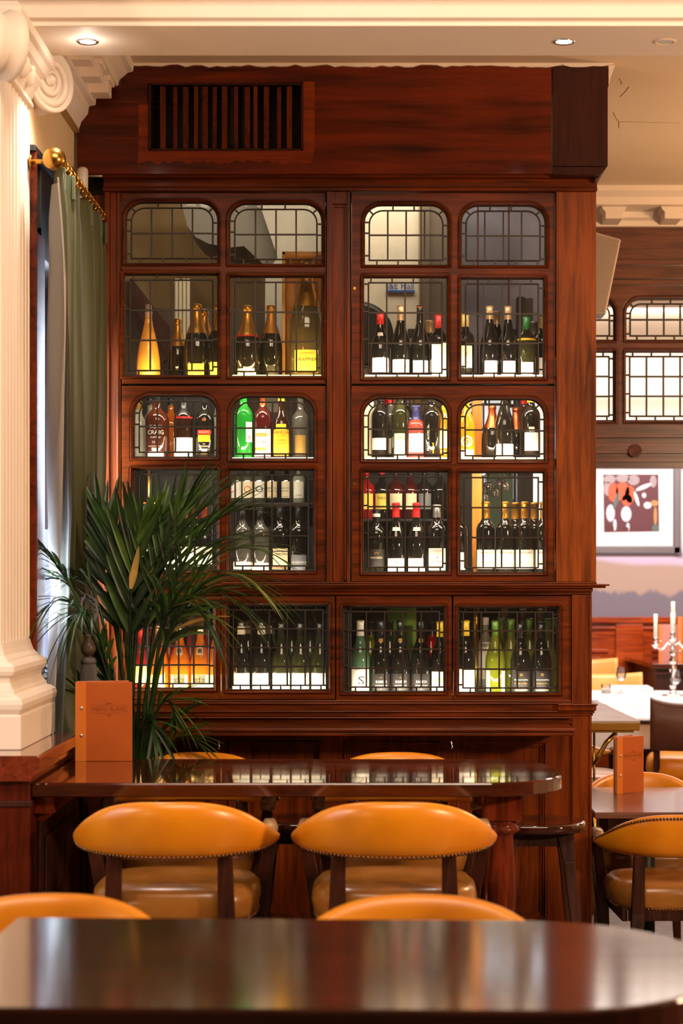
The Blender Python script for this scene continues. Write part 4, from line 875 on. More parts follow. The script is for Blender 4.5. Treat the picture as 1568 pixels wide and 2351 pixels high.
for px, g_, c_, l_, lb_ in ((842, 'redliq', 'redcap', 'yellow_l', 'bright red aperitif bottle, leftmost on the dark ledge'), (876, 'black_glass', 'redcap', 'yellow_l', 'dark aperitif bottle with yellow diagonal label'), (909, 'red_glass', 'blackcap', 'cream_l', 'dark red gin bottle with cream label, left of its twin'), (942, 'red_glass', 'blackcap', 'cream_l', 'dark red gin bottle with cream label, right of its twin'), (975, 'black_glass', 'blackcap', 'grey_l', 'black bottle with dim grey label on the dark ledge'), (1010, 'black_glass', 'blackcap', None, 'unlabelled black bottle at right end of the dark ledge')):
    bottle(px, 2, 8.15, 'spirit', .034, .205, g_, c_, .02, [(.028, .04, .105, l_)] if l_ else (), [('TIRO', .016, 0, .085, 'ink')] if px == 876 else (), lb_, group=Ci, name='liqueur_bottle', z=hz2)
# --- row C right: merlots
Cm = 'identical red wines beside the pale post'
tm = [('TERRE DEL NOCE', .012, 0, .088, 'ink', .62), ('MERLOT', .007, 0, .070, 'greyink'), ('~^~^~', .030, 0, .042, 'orange_l'), ('~~~~~', .020, 0, .030, 'greyink')]
for px, yy, lb_ in ((1115, FR, 'first in front row by the post'), (1159, FR, 'second in the front row'), (1204, FR, 'third in the front row'), (1249, FR, 'last in the front row'), (1183, 7.93, 'behind, between second and third'), (1227, 7.93, 'behind, between third and last')):
    bottle(px, 2, yy, 'bordeaux', .0372, .292, 'black_glass', 'gold', .066, [(.044, .024, .100, 'white')], tm, 'black wine bottle with gold capsule and mountain label, ' + lb_, group=Cm, key='merlot')
# --- row D
D1 = 'orange wines on the bottom shelf'
bottle(321, 3, FR, 'round', .040, .26, 'redliq', 'redcap', .04, [(.034, .04, .11, 'white')], [('lcc', .014, .008, .09, 'greyink')], 'red bottle with white label behind palm stems, bottom shelf', group=D1)
bottle(364, 3, FR, 'burgundy', .041, .275, 'orange', 'palegold', .04, [(.030, .024, .076, 'white')], [('= =', .010, 0, .055, 'greyink')], 'orange wine bottle with a round white label', group=D1)
th = [('HERITAGE', .0095, 0, .066, 'whiteink', .9), ('====', .010, 0, .054, 'greyink'), ('CUVEE', .006, 0, .044, 'greyink')]
for px, lb_ in ((413, 'left of the two with shield labels'), (460, 'right of the two with shield labels')):
    bottle(px, 3, FR, 'burgundy', .041, .270, 'orange', 'silvercap', .035, [(.038, .010, .076, 'white'), (.022, .038, .073, 'black_l'), (.014, .155, .185, 'white'), (.009, .163, .180, 'black_l')], th, 'orange wine bottle, ' + lb_, group=D1, key='heritage')
bottle(497, 3, FR, 'burgundy', .041, .272, 'orange', 'silvercap', .035, [(.036, .010, .076, 'white')], label='orange wine bottle half hidden by the upright right of shield labels', group=D1)
for i, px in enumerate((343, 388, 437, 478)):
    bottle(px, 3, 7.97, 'burgundy', .040, .262, 'amber', 'palegold', .035, label='amber wine bottle in the back row of the orange wines, ' + ('leftmost', 'second', 'third', 'rightmost')[i], group=D1, key='amber_back')
for i, px in enumerate((350, 402, 450)):
    q = MB(); q.box(PX(px-17, 8.12), PX(px+17, 8.12), 8.09, 8.17, SH[3], SH[3]+.315); tag(q.build('bottle_box', G['tancap'] if i else G['kahlua_l'], bevel=.002), 'tan cardboard bottle box at the back of the orange wines, ' + ('leftmost', 'middle', 'rightmost')[i] + ' of three', 'box', 'bottle boxes at the back of the bottom shelf')
D2 = 'wines in the second bottom window'
for px, yy, lb_ in ((554, FR, 'left of the two with white neck bands'), (600, FR, 'right of the two with white neck bands')):
    bottle(px, 3, yy, 'burgundy', .0400, .290, 'black_glass', 'blackcap', .055, [(.040, .006, .082, 'white')], [('SERRA DA', .0125, 0, .058, 'ink'), ('ESTRELA', .0135, 0, .044, 'ink')], 'dark bottle with bold-lettered white label, ' + lb_, group=D2, key='serra', neck_band=(.236, .268, 'whitecap'))
for px, lb_ in ((569, 'left one'), (616, 'right one')):
    bottle(px, 3, 7.95, 'burgundy', .0395, .290, 'black_glass', 'blackcap', .055, label='dark white-banded bottle behind the bold-lettered pair, ' + lb_, group=D2, key='serra2', neck_band=(.236, .268, 'whitecap'))
for px, lb_ in ((646, 'first'), (690, 'second'), (735, 'third')):
    bottle(px, 3, FR, 'burgundy', .0400, .284, 'olive_glass', 'blackcap', .055, [(.040, .006, .082, 'white')], [('KleinKloof', .011, .004, .072, 'ink', .9), ('ww', .02, 0, .05, 'greyink'), ('n', .022, .006, .020, 'greenink')], 'olive green bottle with pale estate label, ' + lb_ + ' of three from the left', group=D2, key='klein')
for px, lb_ in ((626, 'left'), (670, 'middle'), (712, 'right')):
    bottle(px, 3, 7.97, 'burgundy', .0395, .290, 'teal', 'blackcap', .055, label='pale teal-green bottle behind the estate-label bottles, ' + lb_, group=D2, key='teal_back')
bottle(724, 3, 8.1, 'burgundy', .038, .33, 'limegreen', 'gold', .05, label='tall lime-gold bottle at the back right of the estate-label bottles', group=D2)
D3 = 'wines in the third bottom window'
bottle(827, 3, FR, 'burgundy', .0405, .292, 'teal', 'whitecap', .062, [(.040, .006, .106, 'white')], [('MARLIN ESTATE', .006, 0, .096, 'ink'), ('S', .045, .004, .052, 'ink', 1.4), ('o', .02, .018, .066, 'orange_l')], 'greenish bottle with white capsule and a dragon on its label', group=D3)
bottle(786, 3, FR+.02, 'burgundy', .040, .285, 'limegreen', 'blackcap', .055, [(.038, .01, .09, 'white')], label='lime bottle cut by the left edge of the third bottom window', group=D3)
for px, lb_ in ((874, 'first'), (919, 'second'), (966, 'third')):
    bottle(px, 3, FR, 'burgundy', .0400, .292, 'black_glass', 'blackcap', .055, [(.048, .006, .080, 'black_l'), (.010, .205, .220, 'goldink')], [('BABICH', .0135, .002, .048, 'white', .95), ('SAUVIGNON BLANC', .006, .002, .032, 'whiteink', .9), ('o', .016, 0, .066, 'goldink'), ('·····', .008, 0, .018, 'whiteink')], 'black bottle with black label and gold seal, ' + lb_ + ' of three', group=D3, key='babich')
bottle(1011, 3, FR, 'burgundy', .0400, .288, 'black_glass', 'yellowcap', .062, [(.042, .006, .088, 'white')], [('W', .03, -.01, .05, 'yellowcap')], 'dark bottle with yellow capsule left of the upright', group=D3)
for px, g_, lb_ in ((850, 'limegreen', 'behind the dragon label'), (895, 'olive_glass', 'behind the first gold seal'), (990, 'redliq', 'standing behind the yellow capsule')):
    bottle(px, 3, 7.97, 'burgundy', .0395, .285, g_, 'blackcap', .055, label='back row bottle ' + lb_ + ' in the third bottom window', group=D3)
q = thing('green_gift_box', 'bright green cardboard gift box standing behind the gold-seal bottles', 'box', (PX(921, 8.12), 8.1, SH[3]))
q1 = MB(); q1.box(-.058, .062, 0, .08, .115, .36); q1.build('carton', G['box_green'], q, bevel=.002)
q1 = MB(); q1.box(.024, .0625, -.002, .08, .115, .36); q1.build('carton_side', G['box_green_light'], q)
q1 = MB(); q1.lathe([(.006, 0), (.009, .008), (.0075, .016), (.001, .028)], (-.03, -.001, .15), 12, sy=.1); q1.build('drop_emblem', G['white'], q)
q1 = MB(); q1.box(-.05, .05, 0.005, .07, 0, .115); q1.build('carton_stand', M['wood_black'], q)
D4 = 'wines in the last bottom window'
bottle(1069, 3, FR, 'burgundy', .0405, .292, 'black_glass', 'yellowcap', .062, [(.040, .004, .098, 'white')], [('o', .02, -.03, .08, 'orange_l'), ('Domaine', .008, .01, .045, 'greyink')], 'black bottle with yellow capsule right of the upright', group=D4)
bottle(1115, 3, 8.0, 'spirit', .034, .30, 'clear', 'whitecap', .03, [(.03, .05, .20, 'white')], label='tall clear bottle with white label beside the brass tube', group=D4)
bottle(1137, 3, FR+.02, 'burgundy', .0400, .290, 'limegreen', 'greencap', .058, [(.012, .004, .092, 'white', -.036), (.012, .004, .09, 'white', .036)], (), 'lime green bottle with green capsule and turned label', group=D4)
bottle(1173, 3, 7.93, 'burgundy', .0395, .295, 'limegreen', 'greencap', .060, label='lime green bottle just left of the first gold script label', group=D4)
for px, lb_ in ((1195, 'left one'), (1243, 'right one')):
    bottle(px, 3, FR, 'burgundy', .0405, .282, 'black_glass', 'blackcap', .060, [(.046, .006, .090, 'black_l')], [('Buitenverwachting', .0085, 0, .056, 'whiteink', .9), ('Sauvignon Blanc', .0095, 0, .042, 'goldink', .9), ('CONSTANTIA', .0085, 0, .014, 'cream_l'), ('o', .026, 0, .078, 'goldink'), ('o', .014, 0, .078, 'goldink')], 'black bottle with gold script label, ' + lb_, group=D4, key='const')
for px, yy, lb_ in ((1216, 7.95, 'between the two gold script labels'), (1258, 7.95, 'at the right end'), (1150, 8.03, 'left of the green capped group'), (1274, 8.02, 'half hidden by the right upright')):
    bottle(px, 3, yy, 'burgundy', .0395, .296, 'limegreen', 'greencap', .062, label='green capsuled bottle in the back row, ' + lb_, group=D4, key='greenback')
for px, lb_ in ((1158, 'leftmost'), (1200, 'middle'), (1240, 'rightmost')):
    bottle(px, 3, 8.12, 'spirit', .034, .33, 'clear', 'palegold', .03, [(.030, .20, .285, 'cream_l')], label='tall clear bottle with cream collar label at the very back, ' + lb_ + ' of three', group=D4, key='tallclear')
# sign text of the cooling unit
p_ = MB(); y0 = 8.75; flat_text(p_, 'J&E Hall', .046, PX(919, y0), y0-.004, PZ(657, y0), wide=.82); p_.build('maker_lettering', plain('maker_blue', rgb(40, 80, 160), .5), cu, recalc=False)
# ------------------------------------------------------------------ column with its ionic capital
co = thing('ionic_column', 'cream fluted square column with scrolled capital on the dwarf wall', 'column', (0, 0, 0))
SX = -1.15; sy0, sy1 = 6.11, 6.62
sh = MB(); z0s, z1s = 1.46, 3.30
pl = [(SX-0.51, sy0), (SX-0.51, sy1)]        # plan polygon with flutes on the two seen faces
pl = []
def fluted(a, b, n, ax):
    out = []; L_ = (b - a)
    for i in range(n):
        s0 = a + L_*(i+0.18)/n; s1 = a + L_*(i+0.82)/n; out.append((s0, 0))
        for k in range(1, 6): out.append((s0 + (s1-s0)*k/6, -0.016*math.sin(PI*k/6)))
        out.append((s1, 0))
    return out
pl.append((SX-0.51, sy0))
for s, d in fluted(SX-0.51, SX, 8, 0): pl.append((s, sy0 - d))
pl.append((SX, sy0))
for s, d in fluted(sy0, sy1, 9, 1): pl.append((SX + d, s))
pl += [(SX, sy1), (SX-0.51, sy1)]
sh.prism(pl, 'z', z0s, z1s); sh.build('shaft', M['cream'], co, recalc=True)
bs = MB()
def sq(o, z): return [(SX-0.51-o, sy0-o, z), (SX+o, sy0-o, z), (SX+o, sy1+o, z), (SX-0.51-o, sy1+o, z)]
bp = [(0.075, DZ), (0.075, DZ+0.105), (0.068, DZ+0.108), (0.072, DZ+0.112), (0.078, DZ+0.125), (0.080, DZ+0.14), (0.076, DZ+0.155), (0.062, DZ+0.165), (0.050, DZ+0.168), (0.048, DZ+0.18), (0.040, DZ+0.19), (0.034, DZ+0.205), (0.036, DZ+0.22), (0.046, DZ+0.228), (0.050, DZ+0.24), (0.048, DZ+0.255), (0.038, DZ+0.265), (0.026, DZ+0.268), (0.024, DZ+0.275), (0.012, DZ+0.288), (0.006, DZ+0.305), (0, DZ+0.33)]
bs.loft([sq(o, z) for o, z in bp], 0, False, caps=True); bs.build('base', M['cream'], co, bevel=0.004)
nk = MB(); nk.loft([sq(o, z) for o, z in ((0, 3.26), (0.012, 3.265), (0.012, 3.28), (0.004, 3.285), (0.02, 3.32), (0.04, 3.35), (0.03, 3.37)) ], 0, False, caps=True)
nk.build('necking', M['cream'], co, bevel=0.004)
ab = MB(); ab.loft([sq(o, z) for o, z in ((0.03, 3.36), (0.05, 3.375), (0.06, 3.40), (0.075, 3.41), (0.075, 3.44), (0.06, SO))], 0, False, caps=True); ab.build('abacus', M['cream'], co, bevel=0.004)
def volute(cx_, cy_, czv, diag, R=0.118, T=0.085):
    """scroll: thick disc with spiral rib; diag = outward horizontal direction of the scroll plane"""
    d = Vector((diag[0], diag[1], 0)).normalized(); nrm = Vector((d.y, -d.x, 0)); mb = MB(); c0 = Vector((cx_, cy_, czv))
    def pt(u, v, t): return c0 + d*u + Vector((0, 0, v)) + nrm*t
    n = 48
    for sgn in (1, -1):
        loops = []
        for r, t in ((R*0.80, 0), (R, T*0.30), (R*1.0, T*0.5), (R*0.97, T*0.53), (R*0.86, T*0.52), (R*0.82, T*0.40), (R*0.25, T*0.40), (0.001, T*0.42)):
            loops.append([pt(r*math.cos(2*PI*j/n), r*math.sin(2*PI*j/n), sgn*t) for j in range(n)])
        mb.loft(loops, 0, True)
        sp = []; rad = []
        for i in range(70):
            a = 2*PI*i/28 + PI/2; f_ = 1 - i/70
            sp.append(pt(math.cos(a)*R*(0.12+0.76*f_), math.sin(a)*R*(0.12+0.76*f_), sgn*T*0.44)); rad.append(0.006 + 0.010*f_)
        mb.tube(sp, rad, 8)
        mb.sphere(pt(0, 0, sgn*T*0.44), R*0.17, 14, 8)
    return mb.build('volute', M['cream'], co)
volute(PX(97, 6.72), 6.72, PZ(188, 6.72), (0.55, 0.84), 0.110, 0.09)
volute(PX(-6, 6.03), 6.03, PZ(100, 6.03), (0.62, -0.78), 0.108, 0.10)
eg = MB()
for k in range(3): eg.sphere((SX+0.02, 6.26+k*0.11, 3.345), 0.035, 12, 8, sc=(0.7, 1, 1.3))
eg.build('egg_moulding', M['cream'], co)
# ------------------------------------------------------------------ downlights
for px, on, lab in ((201, 1, 'recessed ceiling downlight at left, lit white, near scrolled capital'), (1295, 1, 'recessed ceiling downlight above the right end of the cabinet, lit'), (1527, 0, 'recessed ceiling downlight at far right, unlit with a green glint')):
    y_ = (Y1+Y2)/2 - 0.0; x_ = PX(px, y_)
    t = thing('recessed_downlight', lab, 'downlight', (x_, y_, SO))
    r_ = MB(); r_.lathe([(0.036, 0), (0.037, -0.003), (0.033, -0.005), (0.027, -0.003), (0.026, 0.0)], seg=28, caps=False); r_.build('bezel', M['chrome'] if on else M['ceiling'], t)
    r_ = MB(); r_.lathe([(0.001, -0.0015), (0.0265, -0.0015)], seg=24, caps=False); r_.build('lamp_lens', emit('downlight_lamp', (1, 0.92, 0.84, 1), 30) if on else plain('unlit_lens', rgb(180, 190, 180), 0.2), t)
    if on: spot('downlight_beam', (x_, y_, SO-0.02), (x_-(.25 if px < 500 else 0), y_+0.02, 0), 40 if px < 500 else 26, (1.0, .94, .86), 100, 0.8, 0.03)
point('downlight_spill', (PX(201, 6.5), 6.5, SO-0.05), 0.5, WHITE, 0.02)

# ------------------------------------------------------------------ tables
def top_loop(x0, x1, y0, y1, r, rl, z, ins=0, k=12):
    pts = []
    for cx_, cy_, rr, a0 in ((x0+rl, y0+rl, rl, 180), (x1-r, y0+r, r, 270), (x1-r, y1-r, r, 0), (x0+rl, y1-rl, rl, 90)):
        for i in range(k+1):
            a = math.radians(a0 + 90*i/k); q_ = max(rr - ins, 0.001)
            pts.append((cx_ + q_*math.cos(a), cy_ + q_*math.sin(a), z))
    return pts
def table_top(x0, x1, y0, y1, r, z, th, rl=0.004):
    mb = MB(); L_ = lambda ins, zz: top_loop(x0, x1, y0, y1, r, rl, zz, ins)
    mb.loft([L_(0.004, z-th), L_(0.0, z-th+0.003), L_(0, z-0.006), L_(0.003, z-0.0015), L_(0.008, z)], 0, False, caps=True); return mb
def turned_leg(zt):
    s_ = zt; mb = MB()
    mb.box(-.058, .058, -.058, .058, s_-.085, s_)
    pr = [(.050, 0), (.05, .03), (.034, .06), (.028, .09), (.04, .11), (.04, .125), (.036, .14), (.040, s_*.40), (.041, s_*.50), (.037, s_*.50), (.045, s_*.512), (.037, s_*.525), (.046, s_*.54), (.038, s_*.553), (.046, s_*.567), (.038, s_*.58), (.045, s_*.592), (.037, s_*.60), (.044, s_*.66), (.043, s_*.74), (.036, s_-.135), (.040, s_-.13), (.056, s_-.118), (.052, s_-.108), (.040, s_-.10), (.058, s_-.092), (.05, s_-.085)]
    mb.lathe(pr, seg=28, caps=True); return mb
TZ = 1.062
tb = thing('bar_table', 'tall polished mahogany table with rounded right end in front of the cabinet', 'table', (0, 0, 0))
table_top(DX+0.001, 0.60, 5.89, 6.64, 0.27, TZ, 0.043).build('tabletop', M['table'], tb)
for x_, y_ in ((0.405, 6.05), (0.40, 6.50)):
    o = turned_leg(TZ-.043).build('leg', M['leg_wood'], tb); o.location = (x_, y_, 0)
bk_ = MB(); bk_.box(DX+0.0, DX+0.06, 5.95, 5.99, TZ-.10, TZ-.043); bk_.prism([(DX, TZ-.043), (DX+.13, TZ-.043), (DX+.02, TZ-.13), (DX, TZ-.13)], 'y', 6.0, 6.03); bk_.build('wall_bracket', M['leg_wood'], tb, bevel=.002)
t2 = thing('bar_table', 'nearest polished mahogany table filling the bottom of the view, out of focus', 'table', (-0.02, 3.22, 0), math.radians(-1.6))
table_top(-0.64, 0.575, -0.375, 0.37, 0.30, TZ, 0.045).build('tabletop', M['table_near'], t2)
for x_, y_ in ((-0.5, -0.22), (-0.5, 0.22), (0.36, -0.2), (0.36, 0.2)):
    o = turned_leg(TZ-.045).build('leg', M['leg_wood'], t2); o.location = (x_, y_, 0)

# ------------------------------------------------------------------ tub chairs
def leather(name, dark, light, rough=0.34):
    m, nt, b = newmat(name); N = nt.nodes.new; L = nt.links.new
    tc = N('ShaderNodeTexCoord'); n = N('ShaderNodeTexNoise'); n.inputs['Scale'].default_value = 5; n.inputs['Detail'].default_value = 4; L(tc.outputs['Object'], n.inputs[0])
    cr = N('ShaderNodeValToRGB'); cr.color_ramp.elements[0].position = .35; cr.color_ramp.elements[1].position = .65
    cr.color_ramp.elements[0].color = dark; cr.color_ramp.elements[1].color = light; L(n.outputs['Fac'], cr.inputs[0]); L(cr.outputs[0], b.inputs['Base Color'])
    v = N('ShaderNodeTexNoise'); v.inputs['Scale'].default_value = 220; L(tc.outputs['Object'], v.inputs[0])
    bp = N('ShaderNodeBump'); bp.inputs['Strength'].default_value = .06; bp.inputs['Distance'].default_value = .001; L(v.outputs['Fac'], bp.inputs['Height']); L(bp.outputs[0], b.inputs['Normal'])
    setp(b, Roughness=rough, Coat_Weight=.25, Coat_Roughness=.25); return m
M['leather'] = leather('tan_leather', rgb(208, 122, 6), rgb(228, 144, 18))
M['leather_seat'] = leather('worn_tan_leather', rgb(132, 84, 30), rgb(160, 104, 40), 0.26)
def tub_chair(name, label, group, dz=0.0, nails='bottom'):
    t = thing(name, label, 'chair', (0, 0, 0), 0, group)
    a, b = 0.272, 0.262
    def plan(th):                        # th in degrees from the middle of the back
        r_ = math.radians(min(abs(th), 90)); x = a*math.sin(r_); y = -b*math.cos(r_)
        if abs(th) > 90: y += (abs(th)-90)*0.0032; x -= (abs(th)-90)*0.0004
        return Vector((math.copysign(x, th), y, 0))
    def nrm(th):
        r_ = math.radians(max(-90, min(90, th))); return Vector((math.sin(r_)*b, -math.cos(r_)*a, 0)).normalized()
    n = 40; loops = []; lower = []; upper = []
    for i in range(n+1):
        th = -92 + 184*i/n; u = abs(math.sin(math.radians(th)))**1.0; f_ = min(abs(th)/92, 1)
        zt = 1.060 - 0.112*u**3.0 - .012*f_**8 + dz; zb = 0.893 + 0.027*f_**3 + dz
        hz = (zt-zb)/2; zc = (zt+zb)/2; hr = 0.030*(1-0.25*f_**2)
        p = plan(th); nn = nrm(th); lp = []
        lean = 0.035*(1-f_*0.6)
        for k in range(18):
            aa = 2*PI*k/18; c_, s_ = math.cos(aa), math.sin(aa)
            rr = math.copysign(abs(c_)**0.8, c_)*hr*(1.15 if c_ > 0 else 0.8); zz = math.copysign(abs(s_)**0.75, s_)*hz
            q_ = p + nn*(rr + lean*(zz+hz)/0.155*0.9); lp.append((q_.x, q_.y, zc+zz))
        loops.append(lp)
        lower.append(p + nn*(hr*0.95) + Vector((0, 0, zb+0.010))); upper.append(p + nn*(hr*0.9 + lean*(2*hz)/0.155*0.9) + Vector((0, 0, zt-0.012)))
    mb = MB(); mb.loft(loops, 0, True, caps=True); mb.build('backrest', M['leather'], t)
    def nails_on(pts, name='nail_trim', step=0.0128, r=0.0056):
        m_ = MB(); acc = 0; last = pts[0]
        for p0, p1 in zip(pts, pts[1:]):
            L_ = (p1-p0).length
            while acc < L_:
                q_ = p0 + (p1-p0)*(acc/L_); m_.sphere(q_, r, 6, 4); acc += step
            acc -= L_
        m_.build(name, M['brass_nail'], t)
    nails_on(lower if nails == 'bottom' else upper)
    # arm rail under the pad, ending in rounded hand holds
    pts = [plan(th) + Vector((0, 0, (0.926 if abs(th) < 92 else 0.926 + (abs(th)-92)*0.0002) + dz)) for th in range(-128, 129, 8)]
    r_ = MB(); r_.tube(pts, [0.013 + (0.006 if abs(th) > 100 else 0) for th in range(-128, 129, 8)], 10)
    for s in (-1, 1):
        p = plan(124*s); r_.sphere((p.x, p.y+.005, 0.932+dz), 0.022, 12, 8, sc=(0.95, 1.6, 0.95))
    r_.build('arm_rail', M['chair_wood'], t)
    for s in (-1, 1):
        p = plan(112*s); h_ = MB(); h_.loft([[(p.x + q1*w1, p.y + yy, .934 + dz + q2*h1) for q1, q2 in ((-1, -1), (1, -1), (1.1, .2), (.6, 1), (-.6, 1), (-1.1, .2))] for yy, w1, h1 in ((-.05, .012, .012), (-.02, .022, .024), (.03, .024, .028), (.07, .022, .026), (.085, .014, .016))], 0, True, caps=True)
        h_.build('arm_tip', M['worn_highlit_wood'], t)
    zs = (0.815 if dz == 0 else .795) + dz
    # seat
    loops = []
    for o_, z_ in ((-.02, zs-.115), (-.004, zs-.112), (.0, zs-.09), (.006, zs-.06), (.0, zs-.03), (-.02, zs-.012), (-.07, zs-.003), (-.14, zs+.004), (-.22, zs+.006)):
        lp = []
        for k in range(36):
            aa = 2*PI*k/36; c_, s_ = math.cos(aa), math.sin(aa)
            ex = 0.62; rx = 0.236+o_; ry = 0.228+o_
            lp.append((math.copysign(abs(c_)**ex, c_)*rx, 0.02 + math.copysign(abs(s_)**ex, s_)*ry, z_))
        loops.append(lp)
    mb = MB(); mb.loft(loops, 0, True, caps=True); mb.build('seat', M['leather_seat'], t)
    nails_on([Vector(p) + Vector((0, 0, .006)) for p in loops[1]] + [Vector(loops[1][0]) + Vector((0, 0, .006))], 'seat_nail_trim')
    fl = zs - .10
    for sx_ in (-1, 1):
        l_ = MB(); l_.bar((sx_*.155, -.225, .90+dz), (sx_*.160, -.218, fl-.02), .040, .030, 0, (0, 1, 0), .050, .036); l_.bar((sx_*.160, -.218, fl-.02), (sx_*.185, -.285, 0), .050, .036, 0, (0, 1, 0), .030, .028); l_.build('leg', M['chair_wood'], t, bevel=.003)
        l_ = MB(); l_.bar((sx_*.262, .10, .90+dz), (sx_*.232, .16, fl-.02), .034, .036, 0, (0, 1, 0), .040, .044); l_.bar((sx_*.232, .16, fl-.02), (sx_*.205, .215, 0), .040, .044, 0, (0, 1, 0), .028, .028); l_.build('leg', M['chair_wood'], t, bevel=.003)
    fr_ = MB(); fr_.box(-.19, .19, -.20, -.18, fl-.05, fl); fr_.box(-.21, .21, .19, .21, fl-.05, fl); fr_.box(-.215, -.195, -.2, .2, fl-.05, fl); fr_.box(.195, .215, -.2, .2, fl-.05, fl)
    fr_.build('seat_frame', M['chair_wood'], t)
    if dz == 0:
        s_ = MB(); s_.bar((-.205, .205, .28), (.205, .205, .28), .03, .02, 0, (0, 0, 1)); s_.bar((-.19, -.26, .25), (.19, -.26, .25), .025, .02, 0, (0, 0, 1)); s_.build('footrest', M['chair_wood'], t)
    return t
M['worn_highlit_wood'] = wood('worn_highlit_arm_wood', rgb(92, 62, 40), rgb(176, 142, 104), 'y', rough=.3, coat=.3)  # worn arm ends, their highlight painted in as paler wood
M['brass_nail'] = plain('nailhead_brass', rgb(120, 84, 52), 0.28, 0.9)
gb_ = 'tan leather bar chairs round the tall tables'
ch = tub_chair('bar_chair', 'tan leather tub chair seen from behind, left one of the pair at the tall table', gb_)
ch.location = (PX(398, 5.60), 5.72, 0)
dup(ch, (PX(906, 5.60), 5.72, 0), math.radians(-1.0), 'tan leather tub chair seen from behind, right one of the pair at the tall table')
dup(ch, (PX(455, 6.88), 6.62, 0), PI, 'tan leather chair on the far side of the tall table, left one, mostly hidden')
dup(ch, (PX(912, 6.88), 6.62, 0), PI, 'tan leather chair on the far side of the tall table, right one, mostly hidden')
dup(ch, (PX(118, 3.85), 3.59, 0), PI, 'blurred tan leather chair behind the nearest table, cut by the left edge')
dup(ch, (PX(962, 3.85), 3.58, 0), PI, 'blurred tan leather chair behind the middle of the nearest table')
lowc = tub_chair('tub_chair', 'tan leather tub chair with nailed top edge, right foreground by the low table', 'tan leather tub chairs at the low table', -0.275, 'top')
lowc.location = (PX(1562, 7.35), 7.64, 0); lowc.rotation_euler = (0, 0, 0.04)
dup(lowc, (PX(1462, 8.9), 8.62, 0), PI, 'tan leather tub chair across the low table, only its rounded back showing')

# ------------------------------------------------------------------ stools at the ledge
def stool(label):
    t = thing('bar_stool', label, 'stool', (0, 0, 0), 0, 'dark wooden bar stools at the ledge'); zs = 0.782
    s_ = MB(); s_.loft([[(r*math.copysign(abs(math.cos(2*PI*k/40))**.8, math.cos(2*PI*k/40)), r*.92*math.copysign(abs(math.sin(2*PI*k/40))**.8, math.sin(2*PI*k/40)), z) for k in range(40)] for r, z in ((.165, zs-.036), (.178, zs-.032), (.182, zs-.012), (.178, zs-.002), (.165, zs), (.10, zs-.006), (.01, zs-.008))], 0, True, caps=True)
    s_.build('seat', M['table'], t)
    for sx_ in (-1, 1):
        for sy_ in (-1, 1):
            l_ = MB(); l_.bar((sx_*.098, sy_*.085, zs-.034), (sx_*.112, sy_*.098, zs-.14), .062, .030, 0, (0, 1, 0), .040, .028); l_.bar((sx_*.112, sy_*.098, zs-.14), (sx_*.178, sy_*.158, 0), .040, .028, 0, (0, 1, 0), .032, .026); l_.build('leg', M['stool_wood'], t, bevel=.002)
    r_ = MB(); r_.box(-.11, .11, -.095, -.075, zs-.085, zs-.036); r_.box(-.11, .11, .075, .095, zs-.085, zs-.036); r_.box(-.115, -.095, -.08, .08, zs-.085, zs-.036); r_.box(.095, .115, -.08, .08, zs-.085, zs-.036); r_.build('apron', M['stool_wood'], t)
    r_ = MB()
    for z_, q_ in ((.26, .155),): r_.bar((-q_, -.135, z_), (q_, -.135, z_), .02, .028, 0, (0, 0, 1)); r_.bar((-q_, .135, z_), (q_, .135, z_), .02, .028, 0, (0, 0, 1))
    for s in (-1, 1): r_.bar((s*.148, -.14, .32), (s*.148, .14, .32), .02, .028, 0, (0, 0, 1))
    r_.build('footrest', M['stool_wood'], t); return t
st = stool('dark wooden bar stool at the ledge, right of the turned table leg')
st.location = (PX(1231, 7.22), 7.22, 0)
dup(st, (PX(690, 7.28), 7.28, 0), 0, 'dark wooden bar stool at the ledge, showing between the two chair backs')

# ------------------------------------------------------------------ menus
def menu(name, label, loc, rz, hgt, wid, open_deg):
    t = thing(name, label, 'menu', loc, rz); lm = leather('caramel_menu_leather', rgb(172, 80, 16), rgb(184, 90, 22), 0.5)
    c_ = MB(); c_.box(0, wid, 0, .004, 0, hgt); c_.build('front_cover', lm, t, bevel=.0015)
    c_ = MB(); c_.box(0, .036, -.0015, .0, 0, hgt); c_.build('binding_strip', leather('menu_spine_leather', rgb(206, 112, 36), rgb(214, 120, 42), 0.45), t)
    c_ = MB(); c_.box(0, wid*.94, 0, .004, 0, hgt*1.006); c_.xf(Matrix.Translation((0, .016, 0)) @ Matrix.Rotation(math.radians(open_deg), 4, 'Z')); c_.build('back_cover', lm, t, bevel=.0015)
    c_ = MB(); c_.box(0.004, wid*.9, .005, .012, .004, hgt-.004); c_.build('pages', G['cream_l'], t)
    for k, zf in enumerate((.63, .37)) :
        s_ = MB(); s_.sphere((.021, -.003, hgt*(.67 if k == 0 else .325)), .0058, 12, 8, sc=(1, .6, 1)); s_.build('binding_screw', M['silver'], t)
    e_ = MB(); flat_text(e_, 'HIBOU BLANC', .0215, .036+(wid-.036)/2, -.0006, hgt*.655, wide=.86)
    zc = hgt*.655; xm = .036+(wid-.036)/2
    for z_, h_ in ((zc+.013, .0010), (zc-.013, .0010)): e_.box(xm-.062, xm+.062, -.0006, .0001, z_-h_/2, z_+h_/2)
    e_.prism([(xm-.012, zc-.016), (xm, zc-.024), (xm+.012, zc-.016), (xm, zc-.019)], 'y', -.0006, .0001); e_.prism([(xm-.016, zc+.016), (xm, zc+.023), (xm+.016, zc+.016), (xm, zc+.018)], 'y', -.0006, .0001)
    e_.build('embossed_title', plain('embossed_brown', rgb(140, 62, 22), .6), t, recalc=False); return t
YM = F*(CH-TZ)/(1748-VY)
